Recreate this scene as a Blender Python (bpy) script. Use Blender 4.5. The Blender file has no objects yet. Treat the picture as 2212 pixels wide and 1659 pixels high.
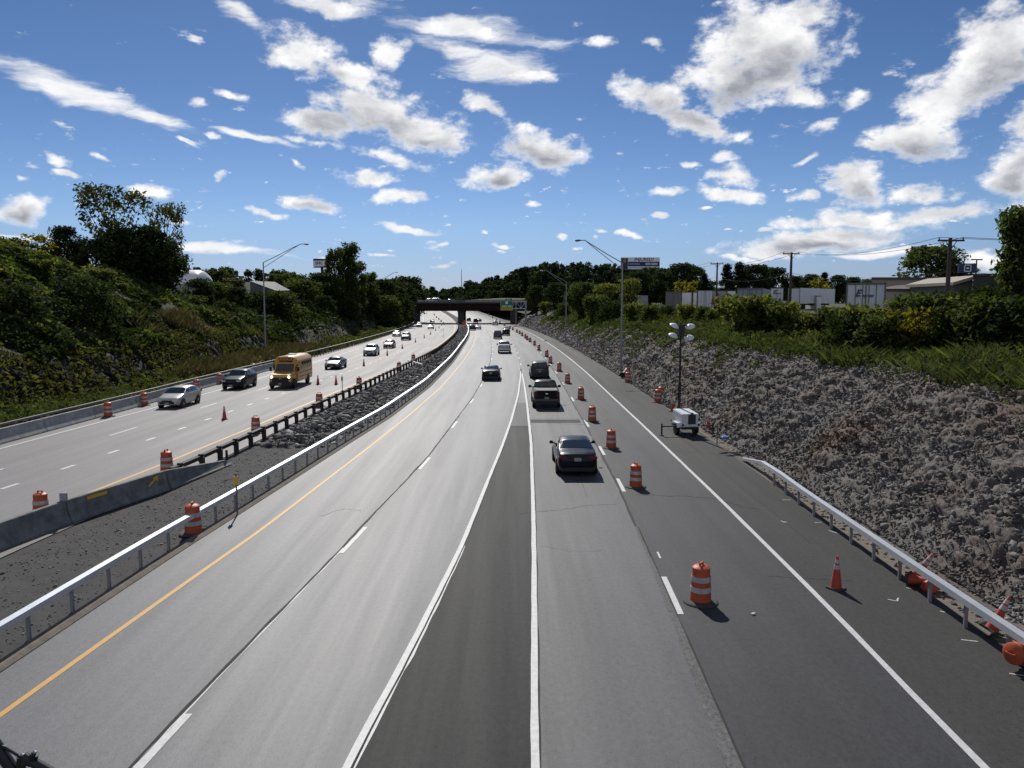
import bpy, bmesh, math, random
import numpy as np
from mathutils import Vector, Matrix, noise as mnoise
rnd = random.Random(7)
rng = np.random.default_rng(7)
S = bpy.context.scene
C = S.collection
R = math.radians

# ------------------------------------------------------------------ camera, world, sun, exposure
CAM_H, F, CX, CY, VH = 7.6, 1662., 1106., 829.5, 660.
PITCH = math.atan((CY - VH) / F)
SUN_EL, SUN_AZ = 40.0, -11.0            # azimuth from +Y, positive to +X
cam = bpy.data.cameras.new('camera'); cam_o = bpy.data.objects.new('camera', cam); C.objects.link(cam_o)
cam.sensor_fit = 'HORIZONTAL'; cam.sensor_width = 36.0; cam.lens = 36.0 * F / 2212.0
cam.clip_start = 0.05; cam.clip_end = 8000
cam_o.location = (0, 0, CAM_H); cam_o.rotation_euler = (math.pi / 2 - PITCH, 0, 0)
S.camera = cam_o
S.view_settings.view_transform = 'Standard'; S.view_settings.look = 'None'
S.view_settings.exposure = 0.0; S.view_settings.gamma = 1.0
cy = S.cycles
cy.use_denoising = True
cy.max_bounces = 6; cy.diffuse_bounces = 2; cy.glossy_bounces = 3; cy.transmission_bounces = 3; cy.transparent_max_bounces = 8
cy.sample_clamp_indirect = 6.0

sun = bpy.data.lights.new('sun', 'SUN'); sun.energy = 4.2; sun.angle = R(0.53); sun.color = (1.0, 0.955, 0.88)
sun_o = bpy.data.objects.new('sun', sun); C.objects.link(sun_o)
sd = Vector((math.sin(R(SUN_AZ)) * math.cos(R(SUN_EL)), math.cos(R(SUN_AZ)) * math.cos(R(SUN_EL)), math.sin(R(SUN_EL))))
sun_o.rotation_euler = (-sd).to_track_quat('-Z', 'Y').to_euler()
sun_o.location = (0, 0, 80)


def pdir(u, v):
    dx = (u - CX) / F; dy = -(v - CY) / F
    return Vector((dx, math.cos(PITCH) + dy * math.sin(PITCH), -math.sin(PITCH) + dy * math.cos(PITCH)))


def P(u, v, z=0.0):
    d = pdir(u, v); t = (z - CAM_H) / d.z
    return Vector((d.x * t, d.y * t, z))


def at(u, v, Y):
    d = pdir(u, v); t = Y / d.y
    return Vector((d.x * t, Y, CAM_H + d.z * t))


# clouds: (centre u, v, half width, half height, tilt in degrees, thickness)
CLOUDS = [
 (720,10,110,26,5,.8),(1000,66,150,22,6,.7),(1120,158,110,24,4,.75),
 (655,112,88,50,8,1),(760,165,70,32,30,.9),(840,125,50,42,-45,.8),(780,205,80,20,10,.6),
 (800,235,120,60,0,1),(700,265,78,42,0,1),(900,275,110,48,12,1),(960,300,62,26,18,1),(850,345,120,26,12,.6),(660,305,110,17,6,.45),(800,382,95,22,4,.65),
 (1055,245,65,32,30,.7),(1170,325,98,42,10,1),(1060,382,85,28,-8,.9),(1290,88,58,18,-5,.6),(1410,88,50,18,20,.3),
 (1660,90,150,110,5,1),(1590,170,125,62,15,1),(1740,25,100,42,5,.9),(1420,205,100,42,12,.9),(1480,255,125,32,22,.95),(1720,205,100,32,12,.8),(1590,290,45,16,-20,.5),
 (2160,110,135,110,-25,1),(2040,215,115,75,-30,1),(1980,300,115,52,0,1),(1900,320,70,24,15,.7),(2205,375,85,85,0,.9),(2200,270,45,60,0,.7),
 (1855,215,55,25,-15,.5),(1790,270,60,22,-15,.4),(1840,400,72,46,0,1),(1590,375,52,26,10,.9),(1560,335,38,16,0,.8),(1490,357,32,10,0,.7),(1575,420,85,17,8,.85),(1430,418,70,17,0,.6),(1745,425,50,17,10,.6),(1740,340,50,12,-25,.4),
 (1810,478,170,26,0,.8),(1770,520,210,28,-4,.95),(1680,540,120,15,-3,.85),(1985,415,85,28,-5,.75),(2030,460,190,26,-6,.8),(2120,570,110,26,0,.7),
 (335,425,54,18,4,.9),(665,440,64,19,4,.9),(575,460,46,13,18,.85),(850,430,70,18,-4,.85),(45,455,65,28,-12,.9),(128,348,40,18,20,.6),(145,381,30,11,4,.7),(210,350,26,11,28,.7),(45,385,34,14,10,.45),
 (490,200,60,14,16,.7),(430,222,30,20,-20,.45),(478,374,26,14,0,.55),(385,482,44,9,4,.6),(945,522,20,10,0,.6),(470,297,40,9,10,.5),(410,312,26,8,20,.5),
 (640,355,26,14,30,.35),(1150,443,26,9,10,.5),(1590,560,60,8,0,.5),(1215,523,22,8,0,.6),(1375,505,34,9,0,.6),(1310,505,28,8,0,.5),(1105,532,30,7,10,.6),(1295,517,16,9,0,.5),(1660,502,20,10,0,.7),(830,545,40,7,0,.6),(960,572,34,7,-10,.6),(700,555,40,6,0,.5),(1430,465,26,9,12,.6),(1525,452,18,6,0,.6)]
STREAKS = [(150,190,230,44,13),(340,262,120,24,12),(1000,62,230,34,6),(1115,152,165,40,4),(720,8,140,32,5),(475,540,190,12,4),(70,510,130,9,2),(880,492,95,10,6),(1000,110,150,22,8),(520,25,90,36,25),(1900,545,200,14,-3),(560,300,110,12,8)]
# grey undersides of the thick clouds
GREYS = [(820,268,130,34,6),(700,145,55,18,8),(930,300,70,20,14),(1640,130,115,50,5),(1580,185,70,34,10),(1480,240,70,22,20),(2170,140,95,75,-20),(1975,312,90,34,0),(1180,335,70,20,8),(1850,415,45,24,0),(2200,385,60,60,0),(1790,527,130,13,0),(1900,500,110,14,0),(1340,432,30,6,0),(1060,388,45,12,-8),(50,462,40,12,-10),(665,446,40,9,4)]


def azel(u, v):
    d = pdir(u, v).normalized()
    return math.atan2(d.x, d.y), math.asin(d.z)


def build_world():
    w = bpy.data.worlds.new('World'); S.world = w; w.use_nodes = True
    nt = w.node_tree; nt.nodes.clear(); N = nt.nodes.new; Lk = nt.links.new

    def math_n(op, a, b=None, clamp=False):
        n = N('ShaderNodeMath'); n.operation = op; n.use_clamp = clamp
        for i, x in enumerate((a, b)):
            if x is None: continue
            if isinstance(x, (int, float)): n.inputs[i].default_value = x
            else: Lk(x, n.inputs[i])
        return n.outputs[0]
    out = N('ShaderNodeOutputWorld'); bg = N('ShaderNodeBackground'); Lk(bg.outputs[0], out.inputs[0])
    sky = N('ShaderNodeTexSky'); sky.sky_type = 'NISHITA'; sky.sun_disc = False
    sky.sun_elevation = R(SUN_EL); sky.sun_rotation = R(SUN_AZ); sky.air_density = 1.0; sky.dust_density = 0.2; sky.ozone_density = 1.6
    tc = N('ShaderNodeTexCoord'); sep = N('ShaderNodeSeparateXYZ'); Lk(tc.outputs['Generated'], sep.inputs[0])
    az = math_n('ARCTAN2', sep.outputs[0], sep.outputs[1]); el = math_n('ARCSINE', sep.outputs[2])
    comb = N('ShaderNodeCombineXYZ'); Lk(az, comb.inputs[0]); Lk(el, comb.inputs[1])
    # domain warp and edge noise
    def noise(scale, detail, rough, off=(0, 0, 0), sc=(1, 1, 1), src=None):
        mp = N('ShaderNodeMapping'); mp.inputs['Location'].default_value = off; mp.inputs['Scale'].default_value = sc
        Lk(src or comb.outputs[0], mp.inputs[0])
        n = N('ShaderNodeTexNoise'); n.noise_dimensions = '3D'; n.inputs['Scale'].default_value = scale
        n.inputs['Detail'].default_value = detail; n.inputs['Roughness'].default_value = rough
        Lk(mp.outputs[0], n.inputs['Vector']); return n
    wn = noise(11, 4, .55, (3, 1, 0), (1, 1.5, 1))
    vs = N('ShaderNodeVectorMath'); vs.operation = 'SUBTRACT'; Lk(wn.outputs['Color'], vs.inputs[0]); vs.inputs[1].default_value = (.5, .5, .5)
    vm = N('ShaderNodeVectorMath'); vm.operation = 'MULTIPLY'; Lk(vs.outputs[0], vm.inputs[0]); vm.inputs[1].default_value = (.075, .035, 0)
    va = N('ShaderNodeVectorMath'); va.operation = 'ADD'; Lk(comb.outputs[0], va.inputs[0]); Lk(vm.outputs[0], va.inputs[1])
    wp = va.outputs[0]

    def blob(u, v, a, b, t, src):
        c = azel(u, v); e1 = azel(u + 5, v); e2 = azel(u, v - 5)
        mp = N('ShaderNodeMapping'); mp.vector_type = 'TEXTURE'
        mp.inputs['Location'].default_value = (c[0], c[1], 0); mp.inputs['Rotation'].default_value = (0, 0, -R(t))
        mp.inputs['Scale'].default_value = (a * abs(e1[0] - c[0]) / 5, b * abs(e2[1] - c[1]) / 5, 1)
        Lk(src, mp.inputs[0])
        ln = N('ShaderNodeVectorMath'); ln.operation = 'LENGTH'; Lk(mp.outputs[0], ln.inputs[0])
        return ln.outputs['Value']
    def chained(prev):                     # keeps the node list short-lived: each batch waits for the one before it
        if prev is None: return wp
        n = N('ShaderNodeVectorMath'); n.operation = 'MULTIPLY_ADD'; Lk(prev, n.inputs[0])
        n.inputs[1].default_value = (1e-7, 1e-7, 0); Lk(wp, n.inputs[2]); return n.outputs[0]
    field = None
    for i, (u, v, a, b, t, k) in enumerate(CLOUDS):
        if i % 8 == 0: src = chained(field)
        r = blob(u, v, a * 1.14, b * 1.2, t, src)
        m = math_n('MULTIPLY_ADD', r, -1.0); m.node.inputs[2].default_value = k * .62 + .38
        field = m if field is None else math_n('MAXIMUM', field, m)
    en = noise(26, 9, .62, (0, 5, 0), (1, 1.6, 1))
    big = noise(7, 3, .5, (8, 2, 0), (1, 2.0, 1))
    ed = math_n('MULTIPLY', math_n('SUBTRACT', en.outputs['Fac'], .5), 2.1)
    f1 = math_n('ADD', field, ed)
    dn = N('ShaderNodeMapRange'); dn.interpolation_type = 'SMOOTHSTEP'; Lk(f1, dn.inputs['Value'])
    dn.inputs['From Min'].default_value = .0; dn.inputs['From Max'].default_value = .62
    # small fair-weather puffs spread over the rest of the dome
    pn = noise(17, 7, .6, (2, 9, 0), (1, 2.6, 1))
    pf = N('ShaderNodeMapRange'); pf.interpolation_type = 'SMOOTHSTEP'; Lk(pn.outputs['Fac'], pf.inputs['Value'])
    pf.inputs['From Min'].default_value = .63; pf.inputs['From Max'].default_value = .76; pf.inputs['To Max'].default_value = .85
    dens = math_n('MAXIMUM', dn.outputs[0], pf.outputs[0])
    sfield = None
    for i, (u, v, a, b, t) in enumerate(STREAKS):
        if i % 8 == 0: ssrc = chained(dn.outputs[0])
        m = math_n('SUBTRACT', 1.0, blob(u, v, a, b, t, ssrc)); sfield = m if sfield is None else math_n('MAXIMUM', sfield, m)
    sn_ = noise(15, 8, .62, (1, 3, 0), (.55, 3.2, 1), wp)
    sd_ = N('ShaderNodeMapRange'); sd_.interpolation_type = 'SMOOTHSTEP'; Lk(math_n('ADD', sfield, math_n('MULTIPLY', math_n('SUBTRACT', sn_.outputs['Fac'], .5), 2.2)), sd_.inputs['Value'])
    sd_.inputs['From Min'].default_value = .05; sd_.inputs['From Max'].default_value = .8; sd_.inputs['To Max'].default_value = .95
    dens = math_n('MAXIMUM', dens, sd_.outputs[0])
    ln_ = noise(40, 6, .6, (6, 1, 0), (1, 2.3, 1))
    lf = N('ShaderNodeMapRange'); lf.interpolation_type = 'SMOOTHSTEP'; Lk(ln_.outputs['Fac'], lf.inputs['Value']); lf.inputs['From Min'].default_value = .625; lf.inputs['From Max'].default_value = .72; lf.inputs['To Max'].default_value = .85
    lb = N('ShaderNodeMapRange'); Lk(el, lb.inputs['Value']); lb.inputs['From Min'].default_value = .24; lb.inputs['From Max'].default_value = .13
    dens = math_n('MAXIMUM', dens, math_n('MULTIPLY', lf.outputs[0], lb.outputs[0]))
    # an added, unseen cloud bank behind the viewer, to brighten surfaces facing it
    bk = N('ShaderNodeMapRange'); bk.interpolation_type = 'SMOOTHSTEP'; Lk(sep.outputs[1], bk.inputs['Value'])
    bk.inputs['From Min'].default_value = .0; bk.inputs['From Max'].default_value = -.45; bk.inputs['To Max'].default_value = .38
    bn = N('ShaderNodeMapRange'); bn.interpolation_type = 'SMOOTHSTEP'; Lk(big.outputs['Fac'], bn.inputs['Value']); bn.inputs['From Min'].default_value = .28; bn.inputs['From Max'].default_value = .52
    dens = math_n('MAXIMUM', dens, math_n('MULTIPLY', bk.outputs[0], bn.outputs[0]))
    # nothing below the horizon
    hz = N('ShaderNodeMapRange'); Lk(el, hz.inputs['Value']); hz.inputs['From Min'].default_value = 0.0; hz.inputs['From Max'].default_value = .05
    dens = math_n('MULTIPLY', dens, hz.outputs[0])
    bil = noise(15, 6, .6, (4, 4, 0), (1, 1.5, 1), wp)
    grey = None
    for i, (u, v, a, b, t) in enumerate(GREYS):
        if i % 8 == 0: src = chained(grey if grey else field)
        r = blob(u, v + b * .45, a * 1.35, b * 1.5, t, src)
        m = math_n('SUBTRACT', 1.0, r)
        grey = m if grey is None else math_n('MAXIMUM', grey, m)
    gs = N('ShaderNodeMapRange'); gs.interpolation_type = 'SMOOTHSTEP'
    Lk(math_n('ADD', grey, math_n('MULTIPLY', math_n('SUBTRACT', bil.outputs['Fac'], .5), -2.6)), gs.inputs['Value'])
    gs.inputs['From Min'].default_value = -.35; gs.inputs['From Max'].default_value = 1.1; gs.inputs['To Max'].default_value = .95
    dp = N('ShaderNodeMapRange'); dp.interpolation_type = 'SMOOTHSTEP'; Lk(f1, dp.inputs['Value']); dp.inputs['From Min'].default_value = .05; dp.inputs['From Max'].default_value = .75
    # every thick cloud darkens a little inside and keeps a bright rim
    sh = N('ShaderNodeMapRange'); sh.interpolation_type = 'SMOOTHSTEP'; Lk(bil.outputs['Fac'], sh.inputs['Value']); sh.inputs['From Min'].default_value = .56; sh.inputs['From Max'].default_value = .36; sh.inputs['To Max'].default_value = .38
    gmv = math_n('MULTIPLY', math_n('MAXIMUM', gs.outputs[0], sh.outputs[0]), dp.outputs[0])
    gm = math_n('MULTIPLY', gmv, 1.0).node
    ccol = N('ShaderNodeMix'); ccol.data_type = 'RGBA'; Lk(gm.outputs[0], ccol.inputs[0])
    ccol.inputs[6].default_value = (9.8, 9.8, 9.9, 1); ccol.inputs[7].default_value = (2.75, 2.95, 3.5, 1)
    # wispy inner variation
    vv = N('ShaderNodeMapRange'); Lk(en.outputs['Fac'], vv.inputs['Value']); vv.inputs['From Min'].default_value = .3; vv.inputs['From Max'].default_value = .65
    vv.inputs['To Min'].default_value = .86; vv.inputs['To Max'].default_value = 1.06
    cm = N('ShaderNodeVectorMath'); cm.operation = 'SCALE'; Lk(ccol.outputs[2], cm.inputs[0]); Lk(vv.outputs[0], cm.inputs['Scale'])
    # clear-sky colour
    hs = N('ShaderNodeHueSaturation'); hs.inputs['Hue'].default_value = .5; hs.inputs['Saturation'].default_value = 1.0; hs.inputs['Value'].default_value = 1.0
    Lk(sky.outputs[0], hs.inputs['Color'])
    er = N('ShaderNodeValToRGB'); Lk(el, er.inputs[0]); e_ = er.color_ramp.elements
    e_[0].position = 0.0; e_[0].color = (.36, .44, .80, 1); e_[1].position = .5; e_[1].color = (.24, .36, .52, 1)
    k_ = er.color_ramp.elements.new(.1); k_.color = (.44, .56, .80, 1)
    k_ = er.color_ramp.elements.new(.25); k_.color = (.31, .43, .62, 1)
    tm = N('ShaderNodeVectorMath'); tm.operation = 'MULTIPLY'; Lk(hs.outputs[0], tm.inputs[0]); Lk(er.outputs[0], tm.inputs[1])
    mx = N('ShaderNodeMix'); mx.data_type = 'RGBA'; Lk(dens, mx.inputs[0]); Lk(tm.outputs[0], mx.inputs[6]); Lk(cm.outputs[0], mx.inputs[7])
    Lk(mx.outputs[2], bg.inputs['Color']); bg.inputs['Strength'].default_value = .1
    w.cycles.sampling_method = 'MANUAL'; w.cycles.sample_map_resolution = 512


build_world()


# ------------------------------------------------------------------ materials
def mat(name, col, rough=.6, metal=0., spec=.5, coat=0., emit=None, es=0., bump=None, var=None, vscale=3., trans=0.):
    """bump = (scale, strength); var = second colour blended in by noise"""
    m = bpy.data.materials.new(name); m.use_nodes = True
    nt = m.node_tree; b = nt.nodes['Principled BSDF']; N = nt.nodes.new; Lk = nt.links.new
    b.inputs['Base Color'].default_value = (*col, 1); b.inputs['Roughness'].default_value = rough
    b.inputs['Metallic'].default_value = metal; b.inputs['Specular IOR Level'].default_value = spec; b.inputs['Coat Weight'].default_value = coat
    if coat: b.inputs['Coat Roughness'].default_value = .06
    if emit: b.inputs['Emission Color'].default_value = (*emit, 1); b.inputs['Emission Strength'].default_value = es
    tc = N('ShaderNodeTexCoord')
    if var:
        n = N('ShaderNodeTexNoise'); n.inputs['Scale'].default_value = vscale; n.inputs['Detail'].default_value = 6; n.inputs['Roughness'].default_value = .65
        Lk(tc.outputs['Object'], n.inputs['Vector'])
        mr = N('ShaderNodeMapRange'); Lk(n.outputs['Fac'], mr.inputs['Value']); mr.inputs['From Min'].default_value = .32; mr.inputs['From Max'].default_value = .68
        x = N('ShaderNodeMix'); x.data_type = 'RGBA'; Lk(mr.outputs[0], x.inputs[0]); x.inputs[6].default_value = (*col, 1); x.inputs[7].default_value = (*var, 1)
        Lk(x.outputs[2], b.inputs['Base Color'])
    if bump:
        n2 = N('ShaderNodeTexNoise'); n2.inputs['Scale'].default_value = bump[0]; n2.inputs['Detail'].default_value = 5; Lk(tc.outputs['Object'], n2.inputs['Vector'])
        bp = N('ShaderNodeBump'); bp.inputs['Strength'].default_value = bump[1]; bp.inputs['Distance'].default_value = .02
        Lk(n2.outputs['Fac'], bp.inputs['Height']); Lk(bp.outputs[0], b.inputs['Normal'])
    return m


def asphalt(name, base, rough, spec, grain=.35, streak=.25, patch=.2, scale=1., tint=(1, 1, 1)):
    """UV.x = metres across the carriageway, UV.y = metres along it"""
    m = bpy.data.materials.new(name); m.use_nodes = True
    nt = m.node_tree; b = nt.nodes['Principled BSDF']; N = nt.nodes.new; Lk = nt.links.new
    uv = N('ShaderNodeUVMap')

    def nz(sc, detail, mul):
        mp = N('ShaderNodeMapping'); mp.inputs['Scale'].default_value = sc; Lk(uv.outputs[0], mp.inputs[0])
        n = N('ShaderNodeTexNoise'); n.inputs['Scale'].default_value = 1.; n.inputs['Detail'].default_value = detail; n.inputs['Roughness'].default_value = .6
        Lk(mp.outputs[0], n.inputs['Vector'])
        a = N('ShaderNodeMath'); a.operation = 'MULTIPLY_ADD'; Lk(n.outputs['Fac'], a.inputs[0]); a.inputs[1].default_value = 2 * mul; a.inputs[2].default_value = 1 - mul
        return a.outputs[0], n
    g, gn = nz((28 * scale, 28 * scale, 1), 3, grain)
    s, sn = nz((1.1, .035, 1), 4, streak)
    p, pn = nz((.22, .12, 1), 6, patch)
    s2, _ = nz((4.5, .12, 1), 3, streak * .45)
    g2, _ = nz((9 * scale, 6 * scale, 1), 2, grain * .7)
    blot, _ = nz((.9, .35, 1), 5, patch * .7)
    def mul(a, c):
        n = N('ShaderNodeMath'); n.operation = 'MULTIPLY'; Lk(a, n.inputs[0]); Lk(c, n.inputs[1]); return n.outputs[0]
    t = mul(mul(mul(mul(mul(g, s), p), s2), g2), blot)
    # darker pits and a few pale stones
    vo = N('ShaderNodeTexVoronoi'); vo.inputs['Scale'].default_value = 9; Lk(uv.outputs[0], vo.inputs['Vector'])
    pit = N('ShaderNodeMapRange'); Lk(vo.outputs['Distance'], pit.inputs['Value']); pit.inputs['From Min'].default_value = .05; pit.inputs['From Max'].default_value = .24; pit.inputs['To Min'].default_value = .55
    t = mul(t, pit.outputs[0])
    c = N('ShaderNodeVectorMath'); c.operation = 'SCALE'; c.inputs[0].default_value = tuple(base * x for x in tint); Lk(t, c.inputs['Scale'])
    Lk(c.outputs[0], b.inputs['Base Color'])
    rr = N('ShaderNodeMath'); rr.operation = 'MULTIPLY_ADD'; Lk(sn.outputs['Fac'], rr.inputs[0]); rr.inputs[1].default_value = -.22; rr.inputs[2].default_value = rough + .11
    Lk(rr.outputs[0], b.inputs['Roughness']); b.inputs['Specular IOR Level'].default_value = spec
    bp = N('ShaderNodeBump'); bp.inputs['Strength'].default_value = .35; bp.inputs['Distance'].default_value = .008
    Lk(gn.outputs['Fac'], bp.inputs['Height']); Lk(bp.outputs[0], b.inputs['Normal'])
    return m


def leaf_mat(name, dark, light, transl=.35, tcol=None, alt=None):
    m = bpy.data.materials.new(name); m.use_nodes = True
    nt = m.node_tree; nt.nodes.clear(); N = nt.nodes.new; Lk = nt.links.new
    out = N('ShaderNodeOutputMaterial'); ge = N('ShaderNodeNewGeometry'); rp = N('ShaderNodeValToRGB')
    Lk(ge.outputs['Random Per Island'], rp.inputs[0])
    e = rp.color_ramp.elements; e[0].color = (*dark, 1); e[1].color = (*light, 1)
    if alt:
        k = rp.color_ramp.elements.new(.93); k.color = (*light, 1); e = rp.color_ramp.elements; e[-1].color = (*alt, 1)
    tc = N('ShaderNodeTexCoord'); n = N('ShaderNodeTexNoise'); n.inputs['Scale'].default_value = .35; n.inputs['Detail'].default_value = 4
    Lk(tc.outputs['Object'], n.inputs['Vector'])
    mr = N('ShaderNodeMapRange'); Lk(n.outputs['Fac'], mr.inputs['Value']); mr.inputs['From Min'].default_value = .3; mr.inputs['From Max'].default_value = .7
    mr.inputs['To Min'].default_value = .62; mr.inputs['To Max'].default_value = 1.3
    sc = N('ShaderNodeVectorMath'); sc.operation = 'SCALE'; Lk(rp.outputs[0], sc.inputs[0]); Lk(mr.outputs[0], sc.inputs['Scale'])
    d = N('ShaderNodeBsdfPrincipled'); Lk(sc.outputs[0], d.inputs['Base Color']); d.inputs['Roughness'].default_value = .8; d.inputs['Specular IOR Level'].default_value = .06
    t = N('ShaderNodeBsdfTranslucent'); tv = N('ShaderNodeVectorMath'); tv.operation = 'MULTIPLY'; Lk(sc.outputs[0], tv.inputs[0])
    tv.inputs[1].default_value = tcol or (1.5, 1.6, .6); Lk(tv.outputs[0], t.inputs['Color'])
    mx = N('ShaderNodeMixShader'); mx.inputs[0].default_value = transl; Lk(d.outputs[0], mx.inputs[1]); Lk(t.outputs[0], mx.inputs[2]); Lk(mx.outputs[0], out.inputs[0])
    return m


def rock_mat(name, cols, island=True, scale=1.2):
    m = bpy.data.materials.new(name); m.use_nodes = True
    nt = m.node_tree; b = nt.nodes['Principled BSDF']; N = nt.nodes.new; Lk = nt.links.new
    tc = N('ShaderNodeTexCoord'); n = N('ShaderNodeTexNoise'); n.inputs['Scale'].default_value = .22 * scale; n.inputs['Detail'].default_value = 8; n.inputs['Roughness'].default_value = .65
    Lk(tc.outputs['Object'], n.inputs['Vector'])
    rp = N('ShaderNodeValToRGB'); e = rp.color_ramp.elements; e[0].position = .34; e[1].position = .68; e[0].color = (*cols[0], 1); e[1].color = (*cols[2], 1)
    k = rp.color_ramp.elements.new(.5); k.color = (*cols[1], 1)
    Lk(n.outputs['Fac'], rp.inputs[0])
    n2 = N('ShaderNodeTexNoise'); n2.inputs['Scale'].default_value = 7; n2.inputs['Detail'].default_value = 6; Lk(tc.outputs['Object'], n2.inputs['Vector'])
    f = N('ShaderNodeMath'); f.operation = 'MULTIPLY_ADD'; f.inputs[1].default_value = 1.1; f.inputs[2].default_value = .45; Lk(n2.outputs['Fac'], f.inputs[0])
    o = f.outputs[0]
    if island:
        ge = N('ShaderNodeNewGeometry'); q = N('ShaderNodeMath'); q.operation = 'MULTIPLY_ADD'; q.inputs[1].default_value = .9; q.inputs[2].default_value = .55; Lk(ge.outputs['Random Per Island'], q.inputs[0])
        w = N('ShaderNodeMath'); w.operation = 'MULTIPLY'; Lk(o, w.inputs[0]); Lk(q.outputs[0], w.inputs[1]); o = w.outputs[0]
    sc = N('ShaderNodeVectorMath'); sc.operation = 'SCALE'; Lk(rp.outputs[0], sc.inputs[0]); Lk(o, sc.inputs['Scale']); Lk(sc.outputs[0], b.inputs['Base Color'])
    b.inputs['Roughness'].default_value = .85; b.inputs['Specular IOR Level'].default_value = .3
    bp = N('ShaderNodeBump'); bp.inputs['Strength'].default_value = .6; bp.inputs['Distance'].default_value = .05; Lk(n2.outputs['Fac'], bp.inputs['Height']); Lk(bp.outputs[0], b.inputs['Normal'])
    return m


M = dict(
    road=asphalt('worn_asphalt', .108, .58, .40, .5, .16, .2, tint=(.95, .975, 1.08)),
    oncoming=asphalt('pale_asphalt', .165, .66, .38, .3, .16, .12, tint=(1.02, .98, 1.0)),
    ramp=asphalt('ramp_asphalt', .074, .62, .36, .55, .2, .22, tint=(.97, .98, 1.06)),
    ramp2=asphalt('ramp_asphalt_dark', .044, .64, .24, .55, .2, .26, tint=(.97, .98, 1.07)),
    gore=asphalt('new_asphalt', .028, .72, .18, .7, .18, .2),
    shoulder=asphalt('shoulder_asphalt', .046, .76, .22, .5, .12, .2, tint=(1.01, 1.0, .97)),
    seam=asphalt('seam_asphalt', .03, .8, .25, .5, .1, .2, 2.),
    millings=asphalt('milled_strip', .115, .85, .3, 1.1, .1, .35, 1.2),
    gravel=mat('dark_gravel', (.034, .033, .033), .95, bump=(25, .9), var=(.062, .058, .057), vscale=1.4),
    sand=mat('sandy_gravel', (.20, .17, .13), .95, bump=(30, .8), var=(.12, .10, .085), vscale=4),
    white=mat('white_road_paint', (.62, .62, .61), .6, var=(.45, .45, .45), vscale=7),
    yellow=mat('yellow_road_paint', (.62, .33, .04), .6, var=(.5, .27, .05), vscale=6),
    dust=None,
    galv=mat('galvanised_steel', (.66, .69, .72), .42, .55, .5, var=(.55, .58, .62), vscale=2),
    galvpost=mat('dull_galvanised_steel', (.30, .31, .32), .6, .4),
    darksteel=mat('weathered_dark_steel', (.030, .024, .020), .75, .2, var=(.05, .035, .026), vscale=5),
    greysteel=mat('weathered_grey_steel', (.20, .20, .19), .6, .4, var=(.13, .12, .11), vscale=3),
    concrete=mat('weathered_concrete', (.44, .43, .41), .9, bump=(14, .35), var=(.27, .265, .255), vscale=2.2),
    concdark=mat('stained_concrete', (.24, .24, .232), .9, bump=(14, .35), var=(.11, .11, .105), vscale=2.2),
    joint=mat('dark_joint', (.02, .02, .02), .9),
    orange=mat('orange_plastic', (.52, .095, .032), .5, spec=.3, var=(.38, .08, .04), vscale=5),
    cone=mat('cone_orange_vinyl', (.48, .055, .025), .55, var=(.36, .05, .03), vscale=7),
    sheet=mat('white_reflective_sheeting', (.55, .53, .51), .45, var=(.33, .31, .30), vscale=6),
    rubber=mat('dusty_rubber', (.030, .030, .030), .85, var=(.07, .068, .065), vscale=5),
    tyre=mat('tyre_rubber', (.014, .014, .014), .7), rim=mat('alloy_wheel', (.45, .45, .47), .35, .8),
    glass=mat('car_glass', (.012, .016, .018), .06, spec=.9), plastic=mat('black_plastic', (.012, .012, .013), .45),
    chrome=mat('chrome_trim', (.7, .7, .7), .2, .9), plate=mat('license_plate', (.30, .30, .27), .5),
    headlamp=mat('headlamp_lens', (.55, .57, .6), .12, spec=.8, coat=.6), taillamp=mat('red_lamp_lens', (.13, .008, .010), .15, coat=.6),
    lit=mat('lit_headlamp', (.9, .85, .7), .2, emit=(1, .93, .75), es=7.),
    bark=mat('bark', (.045, .036, .028), .95, bump=(6, .8), var=(.075, .062, .05), vscale=2),
    wood=mat('creosoted_wood', (.05, .036, .028), .9, var=(.075, .055, .042), vscale=2),
    soil=mat('soil', (.035, .032, .022), 1., var=(.06, .05, .033), vscale=.4, bump=(2, .5)),
    grassbase=mat('grass_soil', (.045, .052, .018), 1., var=(.07, .068, .028), vscale=.3, bump=(3, .6)),
    white_metal=mat('white_painted_metal', (.72, .73, .75), .4, var=(.6, .61, .63), vscale=1.5),
    weathering=mat('rusted_girder_steel', (.018, .009, .008), .85, spec=.2, var=(.028, .014, .011), vscale=.8),
    signgreen=mat('green_sign_sheeting', (.006, .17, .085), .45), signyellow=mat('yellow_sign_sheeting', (.75, .43, .03), .45),
    signwhite=mat('white_sign_sheeting', (.85, .85, .85), .5), signblack=mat('black_legend', (.01, .01, .01), .5), signorange=mat('orange_sign_sheeting', (.75, .10, .03), .45),
    navy=mat('navy_sign_print', (.015, .025, .095), .5), maroon=mat('maroon_sign_print', (.16, .015, .03), .5), paleblue=mat('pale_blue_print', (.30, .36, .52), .5),
    greyprint=mat('grey_print', (.30, .31, .33), .6), skin=mat('printed_skin', (.28, .19, .15), .6), darkprint=mat('dark_print', (.035, .03, .035), .6),
    pierconc=mat('dark_pier_concrete', (.075, .070, .066), .9, var=(.05, .046, .043), vscale=.6), railsteel=mat('dull_bridge_rail', (.12, .12, .12), .7),
    tonneau=mat('vinyl_bed_cover', (.085, .088, .09), .7), black=mat('black_paint', (.012, .012, .013), .5),
)


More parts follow.
